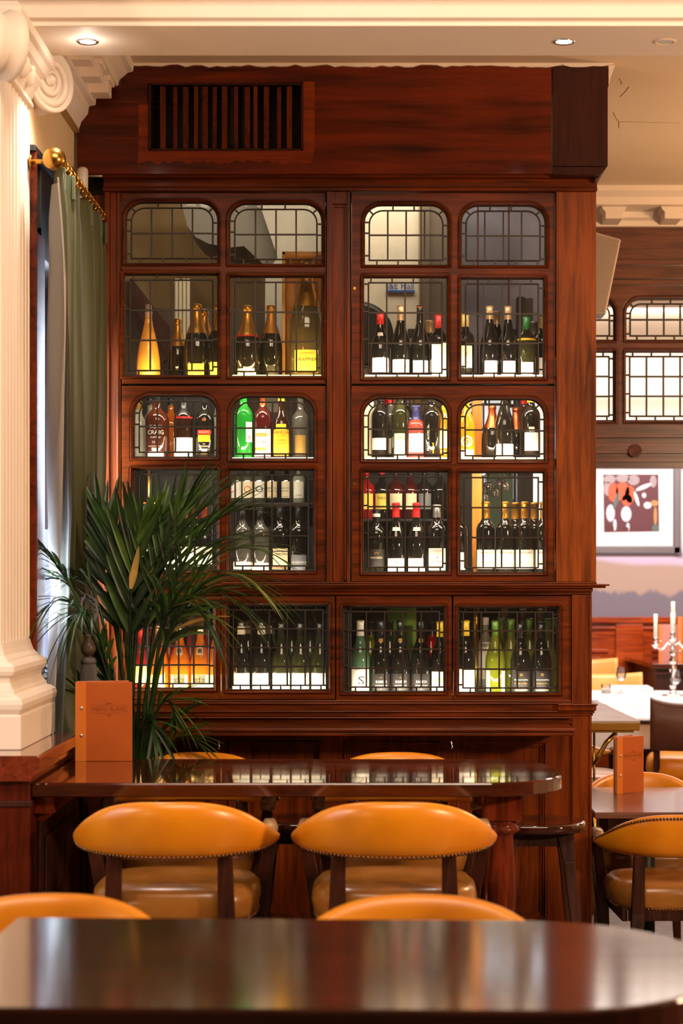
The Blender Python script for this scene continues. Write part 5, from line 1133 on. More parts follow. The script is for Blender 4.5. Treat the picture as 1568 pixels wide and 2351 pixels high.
menu('menu_folder', 'caramel leather menu standing on the tall table by the palm', (PX(173, YM), YM, TZ+.0005), math.radians(0), .265, .190, 16)
LT = 0.735
YM2 = F*(CH-LT)/(1824-VY)
menu('menu_folder', 'caramel leather menu standing open on the low table at right', (PX(1416, YM2), YM2, LT+.0005), math.radians(40), .245, .172, 13)

# ------------------------------------------------------------------ low table (right)
lt = thing('dining_table', 'low dark dining table beside the cabinet pillar with a menu on it', 'table', (0, 0, 0))
table_top(PX(1330, 8.4), 2.1, 7.82, 8.74, .02, LT, .026).build('tabletop', wood('brown_grey_table', rgb(84, 56, 46), rgb(120, 84, 70), 'x', rough=.22, coat=.5), lt)
q = MB(); q.lathe([(.034, 0.02), (.034, LT-.026)], (PX(1485, 8.2), 8.2, 0), 20); q.box(PX(1485, 8.2)-.25, PX(1485, 8.2)+.25, 7.95, 8.45, 0, .02); q.box(PX(1485, 8.2)-.2, PX(1485, 8.2)+.2, 8.0, 8.4, LT-.035, LT-.026); q.build('pedestal', M['black'], lt)
# ------------------------------------------------------------------ speaker on the pillar side
sp = thing('wall_speaker', 'angular off-white loudspeaker mounted high beside the cabinet pillar', 'speaker', (0, 0, 0))
q = MB(); ys = 8.3
poly = [(1330, 522), (1426, 549), (1391, 722), (1330, 716)]
q.prism([(PX(a, ys), PZ(b_, ys)) for a, b_ in poly], 'y', ys, ys+.16); q.build('cabinet_shell', plain('speaker_off_white', rgb(196, 178, 160), .55), sp, bevel=.006)
q = MB(); q.prism([(PX(a, ys), PZ(b_, ys)) for a, b_ in ((1334, 530), (1421, 553), (1387, 716), (1334, 711))], 'y', ys-.004, ys+.002); q.build('grille', plain('speaker_grille', rgb(176, 158, 138), .7, noise=.2, scale=300), sp)
q = MB(); q.box(cx(1340), PX(1380, ys), ys+.16, ys+.2, PZ(640, ys), PZ(600, ys)); q.build('mounting_bracket', M['black'], sp)

# ------------------------------------------------------------------ curtain, pole, rings, tassel
pole = thing('curtain_pole', 'brass curtain pole with ball finial running towards the cabinet', 'curtain pole', (0, 0, 0))
PXX, PZZ = -1.045, 3.077
q = MB(); q.tube([(PXX, 6.53, PZZ), (PXX, 7.66, PZZ)], .014, 14); q.build('rod', M['brass'], pole)
q = MB(); q.sphere((PXX-.003, 6.50, PZZ+.02), .041, 26, 18); q.lathe([(.018, 0), (.026, .01), (.018, .02), (.022, .03), (.015, .05)], (0,0,0), 18); 
q2 = MB(); q2.lathe([(.014, 0), (.024, .006), (.024, .014), (.016, .02), (.021, .03), (.014, .045)], (0,0,0), 20); q2.xf(Matrix.Translation((PXX, 6.535, PZZ)) @ Matrix.Rotation(-PI/2, 4, 'X'))
q = MB(); q.sphere((PXX-.003, 6.50, PZZ-.012), .0385, 28, 20); q.v += []; fb = q.build('ball_finial', M['brass'], pole); q2.build('finial_collar', M['brass'], pole)
q = MB(); q.tube([(LW-.02, 6.60, PZZ), (PXX, 6.60, PZZ)], .009, 10); q.tube([(LW+.004, 6.60, PZZ), (LW+.012, 6.60, PZZ)], .024, 16)
q.build('pole_bracket', M['brass'], pole); q = MB(); q.tube([(LW-.02, 7.60, PZZ), (PXX, 7.60, PZZ)], .009, 10); q.build('pole_bracket', M['brass'], pole)
rnd = random.Random(5)
for i in range(14):
    y_ = 6.56 + i*.077 + rnd.uniform(-.01, .01)
    q = MB(); q.tube([(PXX + .022*math.cos(2*PI*k/20), y_ + .004*math.sin(k), PZZ-.008 + .022*math.sin(2*PI*k/20)) for k in range(21)], .0028, 6)
    tag(q.build('curtain_ring', M['brass']), 'brass ring on the curtain pole, ' + ('first', 'second', 'third', 'fourth', 'fifth', 'sixth', 'seventh', 'eighth', 'ninth', 'tenth', 'eleventh', 'twelfth', 'thirteenth', 'fourteenth')[i] + ' from the ball finial', 'curtain ring', 'brass rings along the curtain pole')
def fabric(name, col, rough=.5, sheen=.3, trans=0.0):
    m, nt, b = newmat(name); N = nt.nodes.new; L = nt.links.new
    tc = N('ShaderNodeTexCoord'); n = N('ShaderNodeTexNoise'); n.inputs['Scale'].default_value = 60; n.inputs['Detail'].default_value = 3; L(tc.outputs['Object'], n.inputs[0])
    bp = N('ShaderNodeBump'); bp.inputs['Strength'].default_value = .15; bp.inputs['Distance'].default_value = .002; L(n.outputs['Fac'], bp.inputs['Height']); L(bp.outputs[0], b.inputs['Normal'])
    setp(b, Base_Color=col, Roughness=rough, Sheen_Weight=sheen)
    if trans:
        t_ = N('ShaderNodeBsdfTranslucent'); t_.inputs[0].default_value = col; mx = N('ShaderNodeMixShader'); mx.inputs[0].default_value = trans
        L(b.outputs[0], mx.inputs[1]); L(t_.outputs[0], mx.inputs[2]); L(mx.outputs[0], nt.nodes['Material Output'].inputs[0])
    return m
cur = thing('curtain', 'long olive green satin curtain with pale lining, tied back beside the window', 'curtain', (0, 0, 0))
zt_, zb_ = PZZ-.028, .87
TB = 1.62                                  # tie-back height
def cur_pt(s, v, off=0.0):
    """s 0 = front (leading) edge, 1 = back edge; v 0 = top, 1 = hem"""
    z = zt_ + (zb_-zt_)*v
    if z > TB:
        f_ = (zt_-z)/(zt_-TB); g_ = f_**3.0
    else:
        f_ = 1; g_ = 1 - 0.75*min((TB-z)/(TB-zb_), 1)**0.8
    ya, yb = 6.49 + f_*.10, 7.64                # spread extents
    yc, yd = 6.92, 7.54                         # gathered
    y0_ = ya + (yc-ya)*g_; y1_ = yb + (yd-yb)*g_
    if z < TB:
        q_ = min((TB-z)/(TB-zb_), 1)**0.8; y0_ = 6.92 - .44*q_; y1_ = 7.54 + .11*q_
    x0_ = PXX - .018*g_ - (.0 if z > TB else .0)
    wv = .036*(1-.45*g_) * (0.55 + .45*min(v*14, 1))
    ph = 2*PI*5.5*s + .9*math.sin(5*s + 2*v) + .5*v
    x = x0_ + wv*math.sin(ph) + .012*math.sin(2*ph+1)*(1-g_*.5) + .008*math.sin(11*s+6*v)
    y = y0_ + (y1_-y0_)*s + .01*math.cos(ph)
    if z < TB + .25 and z > TB - .25: x += -.01*math.cos((z-TB)/.25*PI/2)
    return (x - off, y, z)
ns, nv = 150, 90
q = MB(); q.loft([[cur_pt(i/ns, j/nv) for i in range(ns+1)] for j in range(nv+1)], 0, True, closed=False)
q.build('green_face', fabric('green_satin', rgb(60, 62, 27), .40, .2), cur, recalc=False)
q = MB()
def lin_pt(s, v):
    x, y, z = cur_pt(s, v, 0.0); w_ = max(0, min(1, (v-.14)*2.5))
    return (x - .006 - .022*w_, y - .030*w_*max(0, 1-s*3)**2, z)
q.loft([[lin_pt(i/90, .02+.97*j/60) for i in range(91)] for j in range(61)], 0, True, closed=False)
q.build('pale_lining', fabric('white_lining', rgb(236, 236, 238), .7, .1, .62), cur, recalc=False)
gsp = fabric('green_satin_pleat', rgb(66, 67, 30), .45, .2)
for i in range(9):                             # pinch pleats along the header
    s_ = (i+.5)/9; x, y, z = cur_pt(s_, 0.0); q = MB(); q.box(x+.004, x+.016, y-.006, y+.006, z-.085, z-.002); q.build('pinch_pleat', gsp, cur, bevel=.003)
# tie-back cord and tassel
ts = thing('tassel_tieback', 'grey rope tie-back with a big fringed tassel on the curtain', 'tassel', (0, 0, 0))
tcx, tcy = PX(202, 6.85), 6.85
top_ = Vector((tcx, tcy, PZ(1430, 6.86)))
rp = M['rope'] = plain('grey_twisted_rope', rgb(84, 78, 74), .7, noise=.5, scale=260)
q = MB()
for sg in (-1, 1):
    ctl = [P(202, 1462, 6.86), P(202+sg*10, 1436, 6.86), P(202+sg*20, 1405, 6.87), P(202+sg*16, 1380, 6.92), P(196, 1366, 7.0), P(188, 1372, 7.1)]
    for ph in (0, PI):                                   # two strands twisted round each other
        pts = []
        for i in range(41):
            u = i/40*(len(ctl)-1); k = min(int(u), len(ctl)-2); f_ = u-k; f_ = f_*f_*(3-2*f_)*.5 + f_*.5
            c_ = ctl[k].lerp(ctl[k+1], f_); pts.append(c_ + Vector((math.cos(i*.9+ph), 0, math.sin(i*.9+ph)))*.0042)
        q.tube(pts, .0048, 6)
q.build('rope', rp, ts)
c0 = P(203, 1488, 6.86)
q = MB(); q.lathe([(.003, .05), (.013, .048), (.014, .038), (.010, .034), (.019, .024), (.026, .008), (.027, -.006), (.020, -.022), (.010, -.028), (.012, -.034)], c0, 22); q.build('wooden_knop', wood('tassel_knop', rgb(44, 34, 30), rgb(92, 76, 64), 'x', rough=.3), ts)
q = MB(); q.lathe([(.012, -.030), (.024, -.036), (.028, -.046), (.026, -.056)], c0, 24); q.build('tassel_collar', rp, ts)
q = MB()
for k in range(70):
    a_ = 2*PI*k/35; rr = .024 if k % 2 else .017
    q.tube([c0 + Vector((rr*math.cos(a_), rr*math.sin(a_), -.052)), c0 + Vector((rr*1.25*math.cos(a_+.05), rr*1.25*math.sin(a_), -.12)), c0 + Vector((rr*1.35*math.cos(a_), rr*1.35*math.sin(a_), -.205-rnd.uniform(0, .02)))], .0022, 4, caps=False)
q.build('fringe', plain('grey_fringe', rgb(92, 88, 84), .6), ts)
# white sensor behind the pole
q = MB(); q.lathe([(.020, -.12), (.021, .035), (.019, .045), (.010, .052), (.001, .053)], P(190, 415, 7.55) + Vector((0, 0, .0)), 20)
tag(q.build('pipe_stub', G['whitecap']), 'short white rounded pipe end behind the curtain pole', 'pipe')
q = MB(); q.box(LW, cx(240), CY+.01, CY+.06, .8, PZ(446, CY)); cb('side_board', q, M['wood_v'])
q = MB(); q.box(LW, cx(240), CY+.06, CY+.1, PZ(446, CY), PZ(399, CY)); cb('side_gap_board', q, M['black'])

# ------------------------------------------------------------------ palm
def palm_mat(name, a, b_):
    m, nt, b = newmat(name); N = nt.nodes.new; L = nt.links.new
    tc = N('ShaderNodeTexCoord'); n = N('ShaderNodeTexNoise'); n.inputs['Scale'].default_value = 9; L(tc.outputs['Object'], n.inputs[0])
    cr = N('ShaderNodeValToRGB'); cr.color_ramp.elements[0].color = a; cr.color_ramp.elements[1].color = b_; cr.color_ramp.elements[0].position = .35; cr.color_ramp.elements[1].position = .7
    L(n.outputs['Fac'], cr.inputs[0]); L(cr.outputs[0], b.inputs['Base Color']); setp(b, Roughness=.38)
    t_ = N('ShaderNodeBsdfTranslucent'); t_.inputs[0].default_value = b_; mx = N('ShaderNodeMixShader'); mx.inputs[0].default_value = .18
    L(b.outputs[0], mx.inputs[1]); L(t_.outputs[0], mx.inputs[2]); L(mx.outputs[0], nt.nodes['Material Output'].inputs[0]); return m
PM = [palm_mat('palm_leaf', rgb(16, 34, 18), rgb(42, 74, 26)), palm_mat('palm_leaf_light', rgb(28, 56, 20), rgb(74, 108, 34)), palm_mat('palm_leaf_dry', rgb(130, 100, 40), rgb(170, 140, 70))]
palm = thing('potted_palm', 'tall potted kentia palm with arching fronds between curtain and cabinet', 'palm', (0, 0, 0))
base = Vector((-0.80, 7.02, .40))
q = MB(); q.lathe([(.11, 0), (.14, .02), (.17, .34), (.185, .36), (.185, .40), (.165, .40), (.16, .36)], (base.x, base.y, 0), 32, caps=False); q.lathe([(.001, 0.005), (.11, 0.005)], (base.x, base.y, 0), 24, caps=False); q.build('pot', plain('dark_ceramic_pot', rgb(50, 44, 40), .35), palm)
q = MB(); q.lathe([(.001, .37), (.165, .365)], (base.x, base.y, 0), 24, caps=False); q.build('soil', plain('soil', rgb(40, 28, 20), .9, noise=.4, scale=60), palm)
def bez(p0, p1, p2, p3, t):
    return p0*(1-t)**3 + p1*3*t*(1-t)**2 + p2*3*t*t*(1-t) + p3*t**3
def leaflet(mb, p, d, up, L_, w_, mat, droop, rnd):
    d = d.normalized(); sd = d.cross(up)
    sd = sd.normalized() if sd.length > 1e-3 else d.orthogonal().normalized()
    nn = sd.cross(d).normalized(); n = 7; rows = []
    for i in range(n+1):
        t = i/n; c_ = p + d*L_*t + Vector((0, 0, -1))*droop*L_*t*t
        ww = w_*(math.sin(PI*min(t*.93+.07, 1))**.7)*(1 - .25*t)
        rows.append([c_ - sd*ww/2 + nn*ww*.18, c_ - nn*ww*.12, c_ + sd*ww/2 + nn*ww*.18])
    mb.loft(rows, mat, True, closed=False)
rnd = random.Random(11)
def frond(tip, ctrl, root, mats=(0, 1), n=15, L0=.30, w0=.027, t0=.42, spread=38, droop=.28):
    """rachis from the pot through ctrl to tip; leaflets in two rows"""
    p0 = base + Vector((rnd.uniform(-.05, .05), rnd.uniform(-.05, .05), -.03)); p3 = P(*tip); p1 = P(*root); p2 = P(*ctrl)
    mb = MB(); pts = [bez(p0, p1, p2, p3, i/24) for i in range(25)]
    mb.tube(pts, [.0085*(1-.8*i/24)+.0012 for i in range(25)], 6, 0)
    for i in range(n):
        t = t0 + (1-t0)*i/(n-1)
        p = bez(p0, p1, p2, p3, t); d = (bez(p0, p1, p2, p3, min(t+.02, 1)) - bez(p0, p1, p2, p3, t-.02)).normalized()
        up = Vector((0, 0, 1)) if abs(d.z) < .85 else Vector((0, -1, 0.3))
        sd = d.cross(up).normalized(); u = i/(n-1)
        L_ = L0*(.55 + .75*math.sin(PI*(u*.75+.12)))*(1-.35*u)
        for s in (-1, 1):
            ang = math.radians(spread*(1-.55*u) + rnd.uniform(-7, 7)); dd = d*math.cos(ang) + sd*s*math.sin(ang) + up*rnd.uniform(-.05, .16)
            leaflet(mb, p, dd, up, L_*rnd.uniform(.85, 1.12), w0*rnd.uniform(.8, 1.15)*(1-.35*u), rnd.choice(mats), droop*rnd.uniform(.6, 1.4), rnd)
    return mb.build('frond', PM, palm, recalc=False)
#       tip, control, root, leaflets, length, width, first leaflet at, spread, droop, materials
FR_ = [((214, 1165, 7.15), (258, 1250, 7.1), (276, 1440, 7.0), 9, .24, .034, .52, 24, .04, (0, 0, 1)),
       ((258, 1215, 7.05), (272, 1290, 7.05), (280, 1440, 7.0), 8, .24, .036, .50, 26, .06, (0, 0, 1)),
       ((318, 1205, 6.95), (300, 1280, 7.0), (280, 1440, 7.0), 9, .26, .034, .48, 28, .08, (0, 0, 1)),
       ((378, 1185, 7.05), (325, 1270, 7.0), (284, 1440, 7.0), 10, .27, .028, .48, 30, .10, (0, 0, 1)),
       ((446, 1135, 6.95), (350, 1250, 7.0), (286, 1450, 7.0), 12, .30, .019, .48, 26, .12, (0, 1)),
       ((500, 1135, 7.1), (375, 1230, 7.1), (290, 1450, 7.0), 13, .30, .015, .48, 30, .20, (0, 1)),
       ((560, 1170, 6.9), (420, 1180, 7.0), (295, 1450, 7.0), 14, .34, .014, .46, 32, .30, (0, 1)),
       ((590, 1262, 6.8), (450, 1215, 6.9), (298, 1450, 7.0), 14, .32, .013, .46, 34, .40, (0, 1, 1)),
       ((585, 1345, 6.75), (455, 1235, 6.85), (292, 1460, 7.0), 14, .30, .014, .46, 34, .45, (1, 1, 1, 2)),
       ((545, 1390, 6.9), (430, 1275, 6.9), (296, 1470, 7.0), 11, .28, .018, .50, 30, .45, (0, 1)),
       ((470, 1420, 6.8), (390, 1290, 6.85), (294, 1470, 7.0), 7, .26, .020, .60, 26, .40, (1, 0)),
       ((205, 1230, 7.2), (250, 1290, 7.15), (274, 1460, 7.0), 8, .26, .034, .52, 26, .10, (0, 0, 1)),
       ((165, 1330, 6.95), (225, 1290, 7.0), (270, 1470, 7.0), 5, .20, .014, .74, 30, .35, (0, 1)),
       ((104, 1330, 6.85), (190, 1300, 6.9), (266, 1490, 7.0), 6, .18, .013, .74, 34, .30, (1, 0)),
       ((108, 1440, 6.95), (190, 1360, 6.9), (266, 1500, 7.0), 5, .17, .011, .74, 30, .35, (1, 1, 0))]
FR_ += [((98, 1262, 6.75), (170, 1330, 6.8), (262, 1480, 7.0), 6, .17, .016, .76, 30, .30, (1, 0)),
        ((118, 1385, 6.72), (190, 1335, 6.78), (264, 1490, 7.0), 7, .22, .013, .70, 34, .75, (1, 0)),
        ((170, 1420, 6.72), (215, 1350, 6.78), (266, 1490, 7.0), 6, .22, .013, .72, 30, .85, (1, 0))]
for tp, ct, rt, n_, L0, w0, t0, sp_, dr, mt in FR_:
    frond(tp, ct, rt, mt, n_, L0, w0, t0, sp_, dr)
# side fronds hanging low and young shoots
for tp, ct, rt, L0 in (((400, 1640, 6.85), (390, 1560, 6.8), (300, 1600, 6.9), .17), ((352, 1720, 6.8), (370, 1600, 6.8), (290, 1600, 6.9), .15), ((445, 1700, 6.85), (400, 1660, 6.85), (310, 1740, 6.9), .16),
                       ((430, 1630, 6.9), (350, 1680, 6.9), (300, 1740, 6.9), .14), ((100, 1560, 6.9), (180, 1540, 6.9), (250, 1640, 6.95), .18), ((120, 1530, 6.95), (170, 1560, 6.95), (240, 1640, 7.0), .17), ((232, 1470, 6.9), (236, 1540, 6.9), (250, 1620, 6.95), .13),
                       ((180, 1600, 6.85), (200, 1580, 6.85), (240, 1660, 6.9), .15)):
    frond(tp, ct, rt, (1, 1, 0), n=7, L0=L0, w0=.020, t0=.62, spread=26, droop=.25)
q = MB(); leaflet(q, P(300, 1352, 6.8), Vector((.25, 0, 1)), Vector((0, -1, .2)), .12, .028, 2, -.3, rnd); q.build('dry_leaflet', PM, palm, recalc=False); q = MB(); leaflet(q, P(395, 1392, 6.75), Vector((1, 0, .35)), Vector((0, 0, 1)), .22, .012, 2, .2, rnd); q.build('dry_leaflet', PM, palm, recalc=False)
# ------------------------------------------------------------------ dining room beyond
# marble-topped counter with brass bracket
mc = thing('marble_counter', 'grey marble counter with brass edge and bracket behind the pillar', 'counter', (0, 0, 0))
CZ = .965; yc0, yc1 = 9.6, 11.1
mm_, nt, b = newmat('grey_marble'); n = nt.nodes.new('ShaderNodeTexNoise'); n.inputs['Scale'].default_value = 4; n.inputs['Detail'].default_value = 8; n.inputs['Distortion'].default_value = 1.2
cr = nt.nodes.new('ShaderNodeValToRGB'); cr.color_ramp.elements[0].color = rgb(150, 138, 132); cr.color_ramp.elements[1].color = rgb(196, 186, 180); nt.links.new(n.outputs['Fac'], cr.inputs[0]); nt.links.new(cr.outputs[0], b.inputs['Base Color']); b.inputs['Roughness'].default_value = .2
xr = PX(1470, yc0)
pl_ = [(.85, yc0), (xr, yc0), (xr-.04, yc1), (PX(1380, 11.0), yc1+.05), (.85, yc1)]
q = MB(); q.prism(pl_, 'z', CZ-.012, CZ); q.build('marble_top', mm_, mc, bevel=.002)
q = MB(); q.box(.85, xr-.002, yc0+.002, yc1-.1, CZ-.05, CZ-.012); q.box(.85, xr-.03, yc0+.01, yc1-.1, CZ-.06, CZ-.05); q.build('brass_edge', M['brass'], mc, bevel=.003)
q = MB(); xl = PX(1364, 9.7)
q.tube([(xl, 9.7, .5), (xl, 9.7, CZ-.06)], .006, 8); q.tube([(xl, 9.7, PZ(1755, 9.7)), P(1375, 1735, 9.7), P(1392, 1705, 9.7), P(1415, 1682, 9.7)], .012, 8); q.tube([(xl, 9.7, 0), (xl, 9.7, .5)], .012, 8)
q.build('brass_bracket', M['brass'], mc); q = MB(); q.tube([(.95, 10.9, 0), (.95, 10.9, CZ-.06)], .02, 8); q.build('leg', M['brass'], mc); q = MB(); q.tube([(1.2, 10.9, 0), (1.2, 10.9, CZ-.06)], .02, 8); q.build('leg', M['brass'], mc)
# round table under a white cloth
RT = thing('round_table', 'round dining table under a white cloth', 'table', (1.95, 13.9, 0))
q = MB(); q.lathe([(.9, .72), (.9, .75)], seg=48); q.build('tabletop', M['table'], RT)
q = MB(); q.lathe([(.3, 0), (.3, .03), (.06, .06), (.06, .7), (.2, .72)], seg=24); q.build('pedestal', M['leg_wood'], RT)
q = MB(); n_ = 72; lps = []
rc = 1.42
def cl(r, z, w_): return [(1.95 + (r + w_*math.sin(9*2*PI*k/n_))*math.cos(2*PI*k/n_)*1.0, 13.95 + (r + w_*math.sin(9*2*PI*k/n_))*math.sin(2*PI*k/n_), z) for k in range(n_)]
q.loft([cl(.01, .764, 0), cl(rc-.03, .764, 0), cl(rc-.005, .758, 0), cl(rc+.005, .74, .002), cl(rc+.02, .66, .02), cl(rc+.03, .56, .035)], 0, True)
clo = q.build('tablecloth', fabric('white_linen', rgb(226, 218, 216), .8, .2)); tag(clo, 'white linen cloth draped over the round dining table at right', 'tablecloth')
RT.scale = (1.55, 1.55, 1)
TT = .7645
def ty(py): return F*(CH-TT)/(py-VY)
# candelabrum
ca = thing('candelabrum', 'silver branched candelabrum with white candles on the clothed table', 'candelabrum', (PX(1545, ty(1598)), ty(1598), TT))
Yc = ty(1598); sc_ = Yc/F
def cpt(px, py): return Vector(((px-1545)*sc_, 0, (1598-py)*sc_))
q = MB(); q.lathe([(.085, 0), (.085, .008), (.05, .02), (.022, .035), (.018, .06), (.028, .075), (.014, .10), (.012, .16), (.026, .19), (.030, .21), (.018, .23), (.028, .25), (.030, .275), (.016, .29), (.026, .31), (.026, .33), (.014, .345), (.02, .37), (.013, .40), (.016, .50), (.03, .505), (.012, .51), (.022, .53), (.018, .56)], seg=22); q.build('stem', M['silver'], ca)
armz = (1598-1484)*sc_
for px, ct, cl_, yy in ((1505, 1462, 1415, 0), (1538, 1448, 1411, -.12), (1590, 1462, 1415, 0), (1552, 1448, 1411, .12)):
    dx = (px-1545)*sc_
    q = MB(); q.tube([(0, 0, armz), (dx*.3, yy*.3, armz+.025), (dx*.55, yy*.55, armz-.02), (dx*.85, yy*.9, armz-.015), (dx, yy, armz+.03)], .008, 8)
    z_ = (1598-(ct+18))*sc_
    q.lathe([(.006, -.03), (.032, -.004), (.034, 0), (.008, .006), (.014, .02), (.018, .035), (.012, .045), (.024, .052), (.016, .056)], (dx, yy, z_), 18)
    a_ = q.build('branch', M['silver'], ca)
    q = MB(); q.lathe([(.0145, 0), (.0145, (ct+2-cl_)*sc_+.015), (.012, (ct+2-cl_)*sc_+.018)], (dx, yy, z_+.052), 16); q.build('candle', G['white'], ca)
q = MB(); q.lathe([(.0155, 0), (.0155, .14), (.013, .144)], (0, 0, .56), 16); q.build('candle', G['white'], ca)
# glasses
def wine_glass(px, py, label, h=.19):
    y_ = ty(py); t = thing('wine_glass', label, 'glass', (PX(px, y_), y_, TT)); k = h/.19
    q = MB(); q.lathe([(.002, .092*k), (.022*k, .10*k), (.036*k, .122*k), (.039*k, .145*k), (.034*k, .175*k), (.031*k, .20*k)], seg=26, caps=False); q.build('bowl', M['glass_drink'], t)
    q = MB(); q.lathe([(.033, 0), (.032, .002), (.006, .006), (.0035, .02), (.0035, .085*k), (.008, .093*k)], seg=20); q.build('stem', M['glass_drink'], t)
    q = MB(); q.lathe([(.003, .094*k), (.021*k, .101*k), (.035*k, .122*k), (.036*k, .136*k), (.001, .136*k)], seg=22, caps=False); q.build('water', clearglass('water', (.9, .9, .93, 1), .25, .05), t); return t
wine_glass(1426, 1592, 'stemmed wine glass standing left on the clothed table')
wine_glass(1551, 1603, 'stemmed wine glass in front of the candelabrum', .20)
y_ = ty(1592); t = thing('tumbler', 'small white-bottomed tumbler at left on the clothed table', 'glass', (PX(1391, y_), y_, TT))
q = MB(); q.lathe([(.035, 0), (.037, .07)], seg=22, caps=False); q.build('glass_wall', M['glass_drink'], t); q = MB(); q.lathe([(.033, .001), (.034, .036)], seg=20); q.build('candle_wax', G['white'], t)
q = MB(); y_ = ty(1584); q.box(-.17, .17, -.09, .09, 0, .022); q.box(-.15, .15, -.07, .07, .022, .034)
o = tag(q.build('folded_napkin', fabric('napkin_linen', rgb(236, 230, 230), .8, .2), bevel=.008, loc=(PX(1446, y_), y_, TT)), 'folded white napkin beside the left wine glass', 'napkin')
for i, (px, py, rz, lb_) in enumerate(((1413, 1590, .9, 'table fork lying left of the folded napkin'), (1487, 1588, -.7, 'table knife lying right of the folded napkin'), (1470, 1622, .5, 'dark spoon near the front of the clothed table'), (1558, 1598, -1.1, 'dark knife leaning at the candelabrum foot'))):
    y_ = ty(py); q = MB(); q.bar((-.09, 0, .004), (.02, 0, .004), .012, .003, 0, (0, 0, 1), .018, .003); q.bar((.02, 0, .004), (.10, 0, .004), .022, .002, 0, (0, 0, 1), .012, .002)
    o = tag(q.build(('fork', 'knife', 'spoon', 'knife')[i], M['chrome'], loc=(PX(px, y_), y_, TT)), lb_, 'cutlery'); o.rotation_euler = (0, 0, rz)
# upholstered armchairs behind the round table
def arm_chair(label, xc, y_, ztop, w_, rz, zb=.35):
    t = thing('leather_armchair', label, 'chair', (xc, y_, 0), rz, 'tan leather dining chairs far behind')
    lps = []
    for i in range(21):
        u = -1 + 2*i/20; x = u*w_/2; yy = .10 - .10*u*u*-1 - .1; top = ztop + .02*abs(u)**2
        yy = -.09*(u*u); lps.append([(x, yy, zb), (x, yy, top-.03), (x, yy+.02, top), (x, yy+.05, top), (x, yy+.07, top-.03), (x, yy+.07, zb)])
    q = MB(); q.loft(lps, 0, True, caps=True); q.build('backrest', leather('bright_tan_leather', rgb(206, 150, 76), rgb(222, 168, 92)) if 'bright_tan_leather' not in bpy.data.materials else bpy.data.materials['bright_tan_leather'], t)
    q = MB(); q.box(-w_/2+.02, w_/2-.02, -.5, .0, .36, .47); q.build('seat', bpy.data.materials['bright_tan_leather'], t, bevel=.02)
    for sx_ in (-1, 1):
        for yy in (-.45, -.02): q = MB(); q.bar((sx_*(w_/2-.05), yy, .36), (sx_*(w_/2-.05), yy, 0), .045, .045, 0, (0, 1, 0), .03, .03); q.build('leg', M['chair_wood'], t)
    return t
arm_chair('tan leather chair nearest the far panelling, top left behind the clothed table', PX(1330, 16.3), 16.3, 1.70-(1515-1310)*16.3/F+.0, .62, 0)
arm_chair('tan leather chair pushed up to the back of the clothed table', PX(1385, 15.55), 15.55, 1.70-(1548-1310)*15.55/F, .60, 0)
# nail-trimmed dark chair with its back to us
dc = thing('dining_chair', 'dark brown square backed dining chair with nailhead trim and tan seat', 'chair', (PX(1580, 11.95), 11.95, 0), -0.12)
w_ = .46
q = MB(); lps = []
for i in range(13):
    u = -1 + 2*i/12; x = u*w_/2; top = .905 - .035*(1-abs(u)**2.5) + .02; yy = .03*(1-u*u)*-1
    lps.append([(x, yy, .60), (x, yy, top-.01), (x, yy+.02, top), (x, yy+.05, top), (x, yy+.06, .60)])
q.loft(lps, 0, True, caps=True); q.build('backrest', leather('dark_brown_leather', rgb(88, 50, 38), rgb(104, 62, 48), .5), dc)
q = MB()
for s in (-1, 1):
    for k in range(24): q.sphere((s*(w_/2-.012), -.002, .615+k*.0125), .005, 6, 4)
for k in range(36): 
    u = -1+2*k/35; q.sphere((u*(w_/2-.012), -.03*(1-u*u)-.002, .905-.035*(1-abs(u)**2.5)-.002), .005, 6, 4)
q.build('nail_trim', M['brass_nail'], dc)
q = MB(); q.loft([[(math.copysign(abs(math.cos(2*PI*k/32))**.5, math.cos(2*PI*k/32))*(.245+o_), .24+math.copysign(abs(math.sin(2*PI*k/32))**.5, math.sin(2*PI*k/32))*(.24+o_), z) for k in range(32)] for o_, z in ((-.02, .41), (0, .42), (.008, .47), (0, .53), (-.02, .555), (-.1, .57), (-.22, .57))], 0, True, caps=True); q.build('seat', M['leather'], dc)
for sx_ in (-1, 1):
    q = MB(); q.bar((sx_*.19, .03, .62), (sx_*.19, .03, .40), .04, .04); q.bar((sx_*.19, .03, .40), (sx_*.19, -.04, 0), .045, .045, 0, (0, 1, 0), .03, .03); q.build('leg', M['chair_wood'], dc)
    q = MB(); q.bar((sx_*.19, .44, .42), (sx_*.19, .44, 0), .045, .045, 0, (0, 1, 0), .03, .03); q.build('leg', M['chair_wood'], dc)
# another tub chair glimpsed under the counter
dup(lowc, (PX(1345, 11.6), 11.6, 0), -1.2, 'tan leather tub chair half seen under the marble counter')
